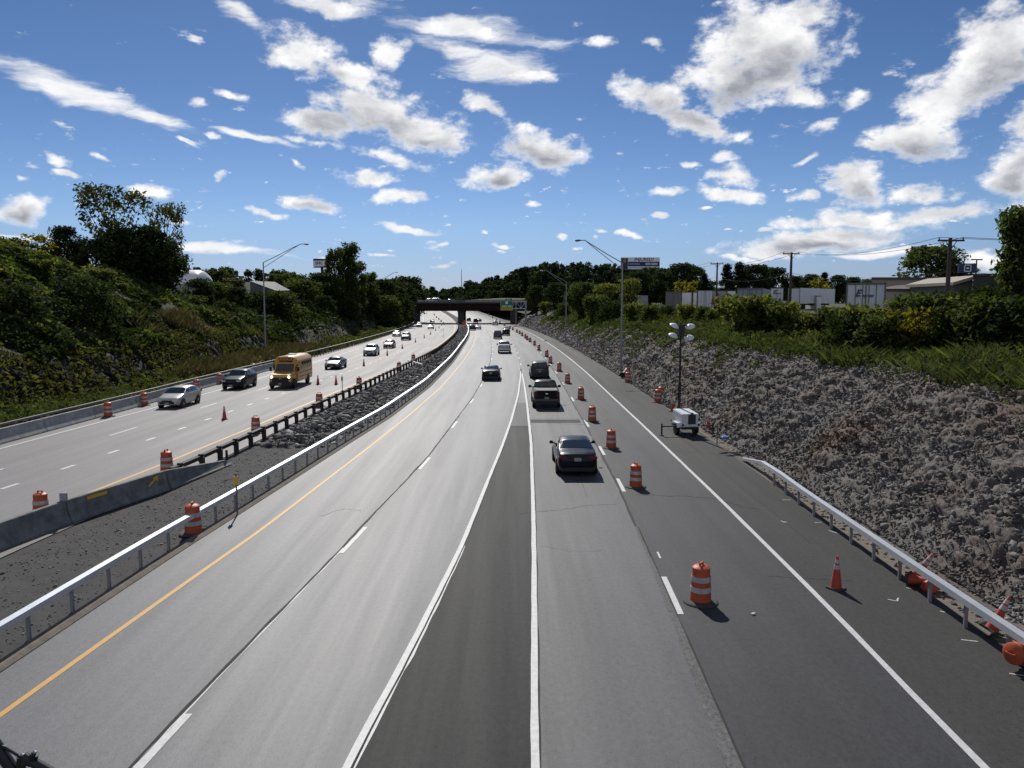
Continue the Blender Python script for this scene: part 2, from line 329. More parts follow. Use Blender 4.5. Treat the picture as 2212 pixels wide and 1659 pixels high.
def dust_mat():
    m = bpy.data.materials.new('paint_dust'); m.use_nodes = True
    nt = m.node_tree; b = nt.nodes['Principled BSDF']; N = nt.nodes.new; Lk = nt.links.new
    b.inputs['Base Color'].default_value = (.42, .42, .42, 1); b.inputs['Roughness'].default_value = .7
    uv = N('ShaderNodeUVMap'); sp = N('ShaderNodeSeparateXYZ'); Lk(uv.outputs[0], sp.inputs[0])
    mp = N('ShaderNodeMapping'); mp.inputs['Scale'].default_value = (2.5, .35, 1); Lk(uv.outputs[0], mp.inputs[0])
    n = N('ShaderNodeTexNoise'); n.inputs['Scale'].default_value = 1; n.inputs['Detail'].default_value = 8; n.inputs['Roughness'].default_value = .7; Lk(mp.outputs[0], n.inputs['Vector'])
    f = N('ShaderNodeMath'); f.operation = 'MULTIPLY'; Lk(sp.outputs[0], f.inputs[0]); Lk(n.outputs['Fac'], f.inputs[1])
    mr = N('ShaderNodeMapRange'); Lk(f.outputs[0], mr.inputs['Value']); mr.inputs['From Min'].default_value = .12; mr.inputs['From Max'].default_value = .75; mr.inputs['To Max'].default_value = .6
    Lk(mr.outputs[0], b.inputs['Alpha'])
    return m


M['dust'] = dust_mat()


# ------------------------------------------------------------------ mesh helpers
def new_obj(name, me, parent=None):
    o = bpy.data.objects.new(name, me); C.objects.link(o)
    if parent is not None: o.parent = parent
    return o


def tag(o, label=None, cat=None, group=None, kind=None):
    if label: o['label'] = label
    if cat: o['category'] = cat
    if group: o['group'] = group
    if kind: o['kind'] = kind
    return o


def empty(name, loc, rz=0., label=None, cat=None, group=None):
    o = bpy.data.objects.new(name, None); C.objects.link(o); o.location = loc; o.rotation_euler = (0, 0, rz); o.empty_display_size = .2
    return tag(o, label, cat, group)


def dup(o, parent=None):
    c = o.copy(); C.objects.link(c)
    if parent is not None: c.parent = parent
    for ch in list(o.children): dup(ch, c)
    return c


def mesh_np(name, verts, faces, m, parent=None, smooth=False, uv=None):
    """verts Nx3, faces MxK (all the same K)"""
    verts = np.asarray(verts, np.float32); faces = np.asarray(faces, np.int32); k = faces.shape[1]
    me = bpy.data.meshes.new(name); me.vertices.add(len(verts)); me.vertices.foreach_set('co', verts.ravel())
    me.loops.add(faces.size); me.loops.foreach_set('vertex_index', faces.ravel())
    me.polygons.add(len(faces)); me.polygons.foreach_set('loop_start', np.arange(0, faces.size, k, dtype=np.int32))
    me.polygons.foreach_set('loop_total', np.full(len(faces), k, np.int32))
    if uv is not None:
        l = me.uv_layers.new(name='UVMap'); l.data.foreach_set('uv', np.asarray(uv, np.float32)[faces.ravel()].ravel())
    if smooth: me.polygons.foreach_set('use_smooth', np.ones(len(faces), bool))
    me.materials.append(m); me.update(calc_edges=True); me.validate()
    return new_obj(name, me, parent)


class MB:
    def __init__(s): s.v = []; s.f = []

    def add(s, vs, fs):
        b = len(s.v); s.v += [tuple(x) for x in vs]; s.f += [tuple(b + i for i in f) for f in fs]; return s

    def box(s, c, d, rot=None, taper=1.):
        vs = []
        for z in (-.5, .5):
            k = taper if z > 0 else 1.
            for x, y in ((-.5, -.5), (.5, -.5), (.5, .5), (-.5, .5)): vs.append(Vector((x * d[0] * k, y * d[1] * k, z * d[2])))
        if rot is not None: vs = [rot @ v for v in vs]
        vs = [v + Vector(c) for v in vs]
        return s.add(vs, [(3, 2, 1, 0), (4, 5, 6, 7), (0, 1, 5, 4), (1, 2, 6, 5), (2, 3, 7, 6), (3, 0, 4, 7)])

    def tube(s, p, q, r0, r1=None, n=8):
        p, q = Vector(p), Vector(q); r1 = r0 if r1 is None else r1; d = (q - p).normalized()
        a = d.orthogonal().normalized(); b = d.cross(a); vs = []
        for c, r in ((p, r0), (q, r1)):
            for i in range(n):
                t = 2 * math.pi * i / n; vs.append(c + (a * math.cos(t) + b * math.sin(t)) * r)
        fs = [(i, (i + 1) % n, n + (i + 1) % n, n + i) for i in range(n)] + [tuple(range(n - 1, -1, -1)), tuple(range(n, 2 * n))]
        return s.add(vs, fs)

    def path(s, pts, r, n=6):
        for a, b in zip(pts, pts[1:]): s.tube(a, b, r, r, n)
        return s

    def lathe(s, prof, c=(0, 0, 0), n=20, rot=None):
        vs = []; m = len(prof)
        for r, z in prof:
            for i in range(n):
                t = 2 * math.pi * i / n; v = Vector((r * math.cos(t), r * math.sin(t), z))
                vs.append((rot @ v if rot is not None else v) + Vector(c))
        fs = [(j * n + i, j * n + (i + 1) % n, (j + 1) * n + (i + 1) % n, (j + 1) * n + i) for j in range(m - 1) for i in range(n)]
        if prof[0][0] > 1e-4: fs.append(tuple(range(n - 1, -1, -1)))
        if prof[-1][0] > 1e-4: fs.append(tuple(range((m - 1) * n, m * n)))
        return s.add(vs, fs)

    def prism(s, poly, y0, y1):
        """polygon in (x, z) swept along y"""
        n = len(poly); vs = [(x, y0, z) for x, z in poly] + [(x, y1, z) for x, z in poly]
        return s.add(vs, [tuple(range(n)), tuple(range(2 * n - 1, n - 1, -1))] + [(i, n + i, n + (i + 1) % n, (i + 1) % n) for i in range(n)])

    def sweep(s, rings, closed=True, caps=True):
        n = len(rings[0]); b = [v for r in rings for v in r]; fs = []
        for j in range(len(rings) - 1):
            for i in range(n if closed else n - 1):
                fs.append((j * n + i, j * n + (i + 1) % n, (j + 1) * n + (i + 1) % n, (j + 1) * n + i))
        if caps and closed: fs += [tuple(range(n - 1, -1, -1)), tuple(range((len(rings) - 1) * n, len(rings) * n))]
        return s.add(b, fs)

    def build(s, name, m, parent=None, smooth=False, bevel=0., fix=True):
        me = bpy.data.meshes.new(name); me.from_pydata([tuple(v) for v in s.v], [], s.f)
        if fix or bevel:
            bm = bmesh.new(); bm.from_mesh(me); bmesh.ops.recalc_face_normals(bm, faces=bm.faces)
            if bevel: bmesh.ops.bevel(bm, geom=[e for e in bm.edges if e.is_manifold and e.calc_face_angle(0) > .5], offset=bevel, segments=2, affect='EDGES', clamp_overlap=True)
            bm.to_mesh(me); bm.free()
        if smooth:
            me.polygons.foreach_set('use_smooth', np.ones(len(me.polygons), bool))
            try: me.set_sharp_from_angle(angle=R(38))
            except Exception: pass
        me.materials.append(m)
        return new_obj(name, me, parent)


def text(s, name, size, m, parent, loc, rot, align='CENTER', shear=0., extr=.01):
    cu = bpy.data.curves.new(name, 'FONT'); cu.body = s; cu.size = size; cu.align_x = align; cu.align_y = 'CENTER'; cu.extrude = extr; cu.shear = shear; cu.offset = size * .018
    o = bpy.data.objects.new('tmp', cu); C.objects.link(o)
    dg = bpy.context.evaluated_depsgraph_get(); me = bpy.data.meshes.new_from_object(o.evaluated_get(dg)); me.name = name
    bpy.data.objects.remove(o); me.materials.clear(); me.materials.append(m)
    t = new_obj(name, me, parent); t.location = loc; t.rotation_euler = rot
    return t


# ------------------------------------------------------------------ the road's plan
def curve(y): return -1.9e-4 * np.maximum(0, np.asarray(y, float) - 80) ** 2
def zroad(y):
    y = np.asarray(y, float); k = np.maximum(0, np.minimum(y, 515) - 260); return 6.5e-5 * k ** 2
LN = dict(
    kerb=[(-40, -11.9), (0, -11.15), (15.5, -10.75), (23, -10.4), (29, -9.95), (41, -9.15), (52, -8.35), (71, -7.75), (103, -7.85), (141, -8.3), (900, -8.4)],
    yellow=[(-40, -13.), (0, -10.4), (13.7, -9.55), (21, -8.95), (25.3, -8.55), (41, -7.7), (52, -7.2), (71, -6.65), (95, -6.62), (900, -6.6)],
    lane=[(-40, -8.), (12, -6.25), (16.8, -5.85), (23.4, -5.3), (33, -4.55), (38.5, -4.15), (50, -3.7), (63, -3.2), (74, -3.0), (99, -2.75), (150, -3.0), (900, -3.1)],
    gore=[(-40, -5.5), (12, -2.72), (15.8, -2.28), (19.4, -1.95), (23.8, -1.55), (33, -1.0), (41, -.5), (50.7, 0), (66, .6), (83.7, 1.0), (90, 1.1), (900, 1.12)],
    gore2=[(-40, -.2), (12, .4), (22, .68), (29.4, .85), (43, 1.1), (60, 1.2), (74, 1.22), (90, 1.12), (900, 1.13)],
    ramp=[(-40, 3.4), (12, 3.78), (16, 3.95), (20, 4.1), (26, 4.3), (32, 4.5), (49, 4.7), (75, 4.9), (900, 4.9)],
    edge=[(-40, 7.4), (12, 7.8), (20, 8.05), (30, 8.2), (49, 8.35), (88, 8.5), (900, 8.4)],
    pave=[(-40, 11.0), (17, 11.05), (38, 11.25), (58, 11.55), (900, 11.5)],
    rock=[(-60, 12.6), (37, 12.4), (45, 12.0), (60, 11.8), (900, 11.75)],
    railr=[(-40, 10.4), (16.8, 10.72), (22, 10.83), (28, 10.95), (30, 11.02), (32.3, 11.2)],
    oyel=[(-40, -21.8), (23, -17.75), (30, -17.3), (36, -16.85), (48, -16.3), (60, -15.9), (77, -15.1), (100, -14.0), (121, -13.3), (212, -13.0), (900, -12.9)],
    orail=[(-40, -16.8), (23, -15.4), (33, -14.55), (45, -14.2), (55, -14.0), (66, -13.6), (86, -13.0), (110, -12.3), (130, -11.95), (900, -11.9)],
    oedge=[(-40, -28.3), (41, -27.3), (57, -26.75), (69, -26.5), (900, -26.5)],
    bar=[(-60, -28.4), (58, -28.4), (69, -28.7), (900, -28.9)],
)
_LN = {k: (np.array([p[0] for p in v], float), np.array([p[1] for p in v], float)) for k, v in LN.items()}
for k, (ys, xs) in list(_LN.items()):            # ease the kinks between survey points
    yy = np.concatenate([np.arange(-40, 140, .5), np.arange(140, 901, 5)]); xx = np.interp(yy, ys, xs)
    for _ in range(14): xx[1:-1] = .25 * xx[:-2] + .5 * xx[1:-1] + .25 * xx[2:]
    _LN[k] = (yy, xx)


def off(k, y): return np.interp(y, *_LN[k])
def X(k, y): return off(k, y) + curve(y)
def tangent(y): return Vector((float(curve(y + .5) - curve(y - .5)), 1, 0)).normalized()
YS = np.concatenate([np.arange(-14, 150, 1.5), np.arange(150, 626, 6.)])


def strip(name, left, right, m, z=0., ys=YS, nx=6, kind='structure', wob=None, uvx=None):
    """a sheet between two plan lines (functions or names)"""
    fl = (lambda y: X(left, y)) if isinstance(left, str) else left
    fr = (lambda y: X(right, y)) if isinstance(right, str) else right
    a, b = fl(ys), fr(ys); zz = zroad(ys) + z
    t = np.linspace(0, 1, nx); x = a[:, None] * (1 - t) + b[:, None] * t
    v = np.stack([x, np.repeat(ys[:, None], nx, 1), np.repeat(zz[:, None], nx, 1)], -1).reshape(-1, 3)
    uu = (x - curve(ys)[:, None]) if uvx is None else np.repeat(t[None, :], len(ys), 0)
    uv = np.stack([uu, np.repeat(ys[:, None], nx, 1)], -1).reshape(-1, 2)
    i = np.arange(len(ys) - 1)[:, None] * nx + np.arange(nx - 1)[None, :]; i = i.ravel()
    f = np.stack([i, i + 1, i + nx + 1, i + nx], 1)
    o = mesh_np(name, v, f, m, uv=uv)
    if kind: o['kind'] = kind
    return o


def shift(k, d, w=0., seed=0):
    if not w: return lambda y: X(k, y) + d
    return lambda y: X(k, y) + d + w * np.interp(y, np.arange(-40, 960, .7), np.random.default_rng(seed).normal(0, 1, 1429))


# ------------------------------------------------------------------ ground and road
g = MB(); g.add([(-4000, -600, -.25), (4000, -600, -.25), (4000, 7000, -.25), (-4000, 7000, -.25)], [(0, 1, 2, 3)])
tag(g.build('ground', M['soil']), kind='structure')
strip('median', lambda y: X('orail', y) - .1, 'kerb', M['gravel'], -.03)
strip('road', 'kerb', 'gore', M['road'], 0, nx=10)
Yg = YS[YS <= 90]
strip('road', 'gore', 'gore2', M['gore'], 0, ys=np.append(Yg[Yg < 48], 48))
strip('road', 'gore', 'gore2', M['ramp2'], 0, ys=np.array([48, 52, 56, 60.]))
strip('road', 'gore', 'gore2', M['ramp'], 0, ys=np.insert(Yg[Yg > 60], 0, 60))
strip('road', 'gore2', 'ramp', M['ramp'], 0)
strip('road', 'ramp', 'edge', M['ramp2'], 0)
strip('shoulder', 'edge', 'pave', M['shoulder'], -.001)
strip('road', lambda y: X('bar', y) - .6, lambda y: X('orail', y) - .1, M['oncoming'], 0, nx=12)
strip('verge', 'pave', lambda y: X('rock', y) + .6, M['sand'], -.015)
# low asphalt kerb beside the median
kb = MB(); ys = YS[YS < 330]
kb.sweep([[(float(X('kerb', y)) + dx, y, float(zroad(y)) + dz) for dx, dz in ((.1, -.1), (.1, .02), (-.02, .07), (-.22, .07), (-.3, -.1))] for y in ys])
tag(kb.build('kerb', M['sand']), kind='structure')
# road markings
strip('road_marking', shift('yellow', -.07), shift('yellow', .07), M['yellow'], .006, nx=2)
strip('road_marking', shift('oyel', -.1), shift('oyel', .1), M['yellow'], .006, nx=2)
strip('road_marking', shift('edge', -.075, .006, 3), shift('edge', .075, .006, 4), M['white'], .006, nx=2)
strip('road_marking', shift('oedge', -.08), shift('oedge', .08), M['white'], .006, nx=2)
ysf = np.arange(-14, 93, .35)
strip('road_marking', shift('gore', -.12, .004, 5), shift('gore', .02, .005, 6), M['white'], .006, ys=ysf, nx=2)
strip('road_marking', shift('gore', .06, .008, 7), shift('gore', .10, .012, 8), M['white'], .006, ys=ysf[ysf < 24], nx=2)
strip('paint_dust', shift('gore', -.75), shift('gore', -.12), M['dust'], .003, ys=ysf, nx=2, uvx=1)
strip('pavement_seam', shift('gore', .02, .004, 9), shift('gore', .06, .007, 10), M['seam'], .007, ys=ysf, nx=2)
strip('road_marking', shift('gore2', -.10, .004, 11), shift('gore2', .045, .005, 12), M['white'], .006, ys=ysf, nx=2)
strip('pavement_seam', shift('gore2', .045, .004, 13), shift('gore2', .08, .010, 14), M['seam'], .005, ys=ysf, nx=2)
ysl = np.arange(-14, 250, .5)
strip('pavement_seam', shift('lane', -.13, .012, 15), shift('lane', -.05, .012, 16), M['seam'], .004, ys=ysl, nx=2)
strip('road_marking', shift('lane', -.045, .012, 17), shift('lane', -.01, .014, 18), M['white'], .005, ys=np.concatenate([np.arange(12, 24, .4)]), nx=2)
strip('pavement_seam', lambda y: X('ramp', y) - .26 + .20 * np.clip((y - 12) / 12, 0, 1), shift('ramp', .03, .006, 20), M['millings'], .004, ys=np.arange(-14, 26, .3), nx=3)
strip('pavement_seam', shift('ramp', .03, .006, 21), shift('ramp', .075, .01, 22), M['seam'], .004, ys=np.arange(-14, 26, .3), nx=2)
strip('pavement_seam', shift('ramp', -.05, .02, 23), shift('ramp', .04, .02, 24), M['seam'], .004, ys=np.arange(26, 250, .6), nx=2)
strip('pavement_seam', lambda y: X('gore2', y) + .1, lambda y: X('ramp', y) - .2, M['seam'], .004, ys=np.array([49.6, 50.4, 51.0]))
strip('pavement_seam', 'gore', lambda y: X('gore2', y) - .1, M['seam'], .004, ys=np.array([47.8, 48.3]))
def crack(p0, p1, w, m='seam', seed=0, n=26, jit=.05):
    r_ = np.random.default_rng(seed); a, b = Vector(p0), Vector(p1); q = MB(); pp = []; off_ = 0
    nrm = Vector((-(b - a).y, (b - a).x, 0)).normalized()
    for i in range(n + 1):
        off_ += r_.normal(0, jit); pp.append((a.lerp(b, i / n) + nrm * off_ * min(1, 4 * min(i, n - i) / n), w * r_.uniform(.4, 1.3)))
    for (c, wc), (d, wd) in zip(pp, pp[1:]):
        q.add([(c - nrm * wc).to_tuple()[:2] + (.0045,), (c + nrm * wc).to_tuple()[:2] + (.0045,), (d + nrm * wd).to_tuple()[:2] + (.0045,), (d - nrm * wd).to_tuple()[:2] + (.0045,)], [(0, 1, 2, 3)])
    o = q.build('pavement_seam', M[m], None, fix=False); o['kind'] = 'structure'
CRK = [((1375, 1068), (1545, 1078), .03), ((1545, 1078), (1640, 1100), .022), ((1120, 1110), (1330, 1090), .012), ((1165, 1180), (1300, 1190), .006), ((690, 1115), (780, 1103), .01), ((1600, 985), (1440, 972), .014),
       ((1180, 915), (1268, 918), .05), ((1150, 905), (1262, 904), .03), ((330, 1070), (250, 1090), .012), ((1660, 1245), (1840, 1255), .01), ((1540, 960), (1625, 1010), .012)]
for i_, (p0, p1, w_) in enumerate(CRK): crack(P(*p0), P(*p1), w_, seed=100 + i_)
for i_, (y0, y1, x0, w_) in enumerate([(24, 60, 9.6, .009), (30, 70, 3.0, .008)]):
    crack((x0, y0, 0), (x0 + .4, y1, 0), w_, seed=200 + i_, n=40, jit=.035)
# scuffed chalky smear by the ramp seam
dm = MB()
def dash(k, y0, y1, w, dx=0.):
    ys = np.linspace(y0, y1, 4)
    for a, b in zip(ys, ys[1:]):
        xa, xb = float(X(k, a)) + dx, float(X(k, b)) + dx; za, zb = float(zroad(a)) + .007, float(zroad(b)) + .007
        dm.add([(xa - w, a, za), (xa + w, a, za), (xb + w, b, zb), (xb - w, b, zb)], [(0, 1, 2, 3)])
y = -10.6
for k in range(60): dash('lane', y + 9.3, y + 12.1, .075, .06); y += 12.19
for v0, v1 in ((1327, 1246), (1062, 1034), (983, 964), (922, 908), (867, 858), (831, 826), (807, 802)):
    dash('ramp', P(1300, v0).y, P(1300, v1).y, .075, .14)
y = 98
for k in range(40): dash('ramp', y, y + 3, .075, .14); dash('gore', y, y + 3, .075, .1); y += 12.19
dash('ramp', 22.6, 23.2, .03, .3)
y = P(196, 1000).y - 40
for k in range(300):
    if y < 560: dash('oyel', y, y + 1.0, .1, -4.05 - .75 * min(1, max(0, (y - 30) / 90)))
    y += 3.85
y = P(235, 941).y - 36.6
for k in range(46): dash('oedge', y, y + 3.05, .075, 3.55); y += 12.19
tag(dm.build('road_marking', M['white'], fix=False), kind='structure')
sk = MB()                                            # layout strokes sprayed on the shoulder
for (u0, v0), (u1, v1) in (((1694, 1127), (1700, 1129)), ((1687, 1125), (1695, 1129)), ((1918, 1295), (1938, 1299)), ((1938, 1299), (1940, 1292)), ((2076, 1382), (2112, 1386)), ((2030, 1320), (2041, 1323)), ((1958, 1270), (1970, 1272)), ((1690, 1080), (1708, 1080)), ((1760, 1129), (1774, 1129)), ((1790, 1146), (1808, 1152)), ((2180, 1455), (2212, 1460))):
    a, b = P(u0, v0), P(u1, v1); d = (b - a).normalized(); nrm = Vector((-d.y, d.x, 0)) * .02
    sk.add([a - nrm, a + nrm, b + nrm, b - nrm], [(0, 1, 2, 3)])
    for i in range(4): sk.v[-4 + i] = (sk.v[-4 + i][0], sk.v[-4 + i][1], .006)
tag(sk.build('road_marking', M['white'], fix=False), kind='structure')


# ------------------------------------------------------------------ banks
def fbm(x, y, sc, oct=4, seed=0):
    """vectorised value noise, about -1..1"""
    r = np.random.default_rng(seed); G = r.uniform(-1, 1, (256, 256)); t = 0; a = 1.; n = 0
    x = np.asarray(x) * sc + 37.3; y = np.asarray(y) * sc + 11.7
    for o in range(oct):
        xi = np.floor(x).astype(int); yi = np.floor(y).astype(int); fx = x - xi; fy = y - yi
        fx = fx * fx * (3 - 2 * fx); fy = fy * fy * (3 - 2 * fy)
        g = lambda i, j: G[(xi + i) & 255, (yi + j) & 255]
        t = t + a * ((g(0, 0) * (1 - fx) + g(1, 0) * fx) * (1 - fy) + (g(0, 1) * (1 - fx) + g(1, 1) * fx) * fy)
        n += a; a *= .5; x = x * 2.03 + 5; y = y * 2.03 + 9
    return t / n * 1.6


RP_D = np.array([-1, 0, .5, 1.4, 3.2, 4.9, 5.8, 9, 14, 30, 120, 400])


def right_z(d, y):
    """height of the right-hand bank d metres behind the foot of the rock face"""
    d = np.asarray(d, float); y = np.asarray(y, float)
    lay = lambda z: .42 * (np.floor((z + .3 * fbm(y, y * .1, .09, 3, 63)) / .42) + np.clip(((z + .3 * fbm(y, y * .1, .09, 3, 63)) / .42) % 1 * 1.9 - .9, 0, 1)) - .3 * fbm(y, y * .1, .09, 3, 63)
    far = np.clip((y - 60) / 110, 0, 1); pl = 5.1 + 2.0 * far + np.clip((y - 180) / 140, 0, 1) * 1.2
    low = 1 - .22 * np.clip((y - 90) / 80, 0, 1)
    z = np.interp(d + .35 * fbm(y, y * .2, .45, 4, 61) * np.clip(d, 0, 1) * (d < 8), [-3, 0, .4, 1.2, 3.0, 4.6, 5.8], [-.05, .0, .5, 1.45, 3.1, 4.3, 4.6]) * low
    z = np.where((d > .5) & (d < 5.0), .42 * z + .58 * lay(z), z)
    t = np.clip((d - 5.6) / 9, 0, 1); t = t * t * (3 - 2 * t)
    z = np.where(d > 5.6, z * (1 - t) + pl * t, z)
    return z + np.clip((d - 40) / 300, 0, 1) * 4


def left_z(d, y):
    """height of the left-hand bank d metres behind the barrier"""
    d = np.asarray(d, float); y = np.asarray(y, float)
    cap = np.interp(y, [-60, 60, 85, 100, 110, 118, 128, 320], [14.0, 14.0, 13.9, 11.6, 8.6, 5.7, 5.0, 6.5])
    ditch = np.interp(d, [0, 1.2, 3, 6.5], [-.05, -.1, -.5, .1])
    wall = np.interp(d, [6.5, 7.0, 8.6, 9.6], [.1, .8, 3.0, 3.5])
    z = np.where(d < 6.5, ditch, np.where(d < 9.6, wall, 3.5 + (d - 9.6) * .66))
    s = 1.1; z2 = -s * np.log(np.exp(-np.minimum(z, 60) / s) + np.exp(-cap / s))     # soft minimum with the crest
    return np.where(d > 5, z2, z)


def bank(name, base, sgn, ds, ys, zf, m, amp, sc, seed, kind='structure', z0=0.):
    b = X(base, ys); D, Yv = np.meshgrid(ds, ys); x = b[:, None] + sgn * D
    n = fbm(D, Yv, sc, 5, seed); z = zf(D, Yv) + zroad(Yv) * (D < 60) + n * amp * np.clip(D / 1.5, 0, 1) + z0
    v = np.stack([x + fbm(D + 50, Yv, sc * 1.3, 4, seed + 1) * amp * .6 * np.clip(D / 1., 0, 1), Yv, z], -1).reshape(-1, 3)
    nx = len(ds); i = (np.arange(len(ys) - 1)[:, None] * nx + np.arange(nx - 1)[None, :]).ravel()
    f = np.stack([i, i + 1, i + nx + 1, i + nx], 1)
    if sgn < 0: f = f[:, ::-1]
    o = mesh_np(name, v, f, m); o['kind'] = kind
    return o


M['rock'] = rock_mat('broken_shale', [(.118, .084, .064), (.125, .108, .097), (.150, .140, .132)], False)
M['stone'] = rock_mat('loose_shale', [(.095, .084, .077), (.135, .129, .124), (.24, .233, .228)], True)
M['brownstone'] = rock_mat('brown_loose_shale', [(.13, .083, .062), (.155, .118, .096), (.19, .16, .142)], True)
M['riprap'] = rock_mat('riprap_stone', [(.10, .095, .092), (.15, .145, .142), (.29, .285, .28)], True, 3)
M['shadedrock'] = rock_mat('shaded_ledge_rock', [(.010, .009, .008), (.018, .017, .015), (.032, .031, .03)], False)  # shade on the left ledge is put into both near-black rock colours
M['shadedrock2'] = rock_mat('shaded_ledge_blocks', [(.012, .011, .010), (.024, .022, .021), (.055, .053, .051)], True)
ysn = np.concatenate([np.arange(-30, 80, .16), np.arange(80, 180, .4), np.arange(180, 340, 1.2)])
def cells(a, b, ca, cb, seed):
    """blocky offsets: every jittered cell has its own height and tilt"""
    r = np.random.default_rng(seed); N_ = 512; J = r.random((N_, N_, 2)); H_ = r.random((N_, N_)) ** 1.3; T = r.normal(0, 1, (N_, N_, 2))
    a = a / ca + 40; b = b / cb + 40; ia = np.floor(a).astype(int); ib = np.floor(b).astype(int); best = np.full(a.shape, 9.); out = np.zeros(a.shape)
    for i in (-1, 0, 1):
        for j in (-1, 0, 1):
            p, q = (ia + i) % N_, (ib + j) % N_; da = a - (ia + i + J[p, q, 0]); db = b - (ib + j + J[p, q, 1]); e = da * da + db * db
            k = e < best; best = np.where(k, e, best); out = np.where(k, H_[p, q] + .30 * (T[p, q, 0] * da + T[p, q, 1] * db), out)
    return out - .5


def crag(ys, ds):
    D, Yv = np.meshgrid(ds, ys); z = right_z(D, Yv) + zroad(Yv); wy = Yv + .25 * fbm(D, Yv, 1.1, 3, 91); ws = D + .5 * z + .12 * fbm(Yv, D, .9, 3, 92) + .08 * Yv
    far = 1 + np.clip((Yv - 70) / 110, 0, 1) * .8; amp = np.clip(D / .8, 0, 1) * np.clip((6.6 - D) / 1.2, 0, 1)
    o = (.22 * cells(wy, ws, 1.5, .5, 93) + .20 * cells(wy, ws, .55, .24, 94) + .11 * cells(wy, ws, .22, .12, 95)) * amp * far + .12 * fbm(D, Yv, .5, 3, 96) * amp
    v = np.stack([X('rock', ys)[:, None] + D - .62 * o, Yv, z + .62 * o], -1).reshape(-1, 3)
    nx = len(ds); i = (np.arange(len(ys) - 1)[:, None] * nx + np.arange(nx - 1)[None, :]).ravel()
    o = mesh_np('rock_face', v, np.stack([i, i + 1, i + nx + 1, i + nx], 1), M['rock']); o['kind'] = 'structure'


crag(np.arange(10, 62.01, .055), np.arange(-.4, 7.2, .055))
crag(np.arange(62, 130.01, .12), np.arange(-.4, 7.2, .075))
crag(np.arange(130, 330, .35), np.arange(-.4, 7.2, .13))
crag(np.arange(-30, 10.05, .2), np.arange(-.4, 7.2, .2))
ysb = np.concatenate([np.arange(-30, 180, 2.), np.arange(180, 900, 10.)])
bank('hillside', 'rock', 1, np.array([6.6, 7.4, 8.5, 10, 12, 14, 17, 22, 30, 45, 70, 120, 250, 600]), ysb, right_z, M['grassbase'], .18, .25, 5)
bank('hillside', 'bar', -1, np.arange(.6, 6.7, .6), ysb, left_z, M['soil'], .35, .22, 7)
bank('hillside', 'bar', -1, np.concatenate([np.arange(6.2, 9.5, .8), [9.6]]), ysb[ysb > 126], left_z, M['soil'], .35, .22, 7)
bank('hillside', 'bar', -1, np.concatenate([np.arange(9.3, 32, .8), [36, 45, 60, 90, 150, 300, 600]]), ysb, left_z, M['soil'], .35, .22, 7)
yl = np.arange(20, 130, .35)
bank('rock_face', 'bar', -1, np.concatenate([np.arange(6.2, 9.8, .2)]), yl, left_z, M['shadedrock'], .38, 1.3, 9, z0=.05)


def stones(name, pos, size, m, flat=.6, seed=1, lie=None, sub=1):
    """thousands of angular loose stones in one mesh: nobody could count them"""
    r = np.random.default_rng(seed)
    bm = bmesh.new(); bmesh.ops.create_icosphere(bm, subdivisions=sub, radius=1.); v0 = np.array([v.co[:] for v in bm.verts]); f0 = np.array([[v.index for v in f.verts] for f in bm.faces]); bm.free()
    n = len(pos); size = np.asarray(size)
    var = []
    for k in range(12):
        pl = r.normal(0, 1, (7, 3)); pl /= np.linalg.norm(pl, axis=1)[:, None]; h = r.uniform(.45, .85, 7); q = v0.copy()
        for a, b in zip(pl, h):                       # slice the ball into an angular block
            dd = q @ a; k2 = dd > b; q[k2] -= np.outer(dd[k2] - b, a)
        var.append(q * np.array([1, r.uniform(.6, 1), flat * r.uniform(.6, 1.2)]))
    var = np.array(var)[r.integers(0, 12, n)]
    ax = r.normal(0, 1, (n, 3)); ax[:, 2] += 1.2; ax /= np.linalg.norm(ax, axis=1)[:, None]; an = r.uniform(0, 6.28, n)
    if lie is not None: ax = r.normal(0, lie, (n, 3)); ax[:, 2] += 1; ax /= np.linalg.norm(ax, axis=1)[:, None]
    c, s_ = np.cos(an)[:, None, None], np.sin(an)[:, None, None]
    K = np.zeros((n, 3, 3)); K[:, 0, 1] = -ax[:, 2]; K[:, 0, 2] = ax[:, 1]; K[:, 1, 0] = ax[:, 2]; K[:, 1, 2] = -ax[:, 0]; K[:, 2, 0] = -ax[:, 1]; K[:, 2, 1] = ax[:, 0]
    Rm = np.eye(3)[None] + s_ * K + (1 - c) * (K @ K)
    v = np.einsum('nij,nkj->nki', Rm, var) * size[:, None, None] + np.asarray(pos)[:, None, :]
    f = f0[None] + (np.arange(n) * len(v0))[:, None, None]
    o = mesh_np(name, v.reshape(-1, 3), f.reshape(-1, 3), m); o['kind'] = 'stuff'
    return o


def scatter_right(n, y0, y1, d0, d1, pw=1.0, dp=1.0, seed=0):
    r = np.random.default_rng(seed); y = y0 + (y1 - y0) * r.random(n) ** pw; d = d0 + (d1 - d0) * r.random(n) ** dp
    return X('rock', y) + d, y, d, right_z(d, y) + zroad(y), r


x, y, d, z, r = scatter_right(52000, 12, 300, -.2, 6.2, 2.4, 1.35, 21)
z += .06 + .1 * r.normal(0, 1, len(z)) * np.clip(d / 1.5, 0, 1)
sz = np.exp(r.normal(-3.15, .45, len(x))).clip(.018, .2) * (1 + y / 75)
bro = (fbm(x, y, .16, 4, 71) + (d - 3.2) * .16 - np.clip((y - 40) / 60, 0, 1) * .5) > .18
stones('rubble', np.stack([x, y, z], 1)[~bro], sz[~bro], M['stone'], .42, 5, .8)
stones('rubble', np.stack([x, y, z], 1)[bro], sz[bro], M['brownstone'], .42, 15, .8)
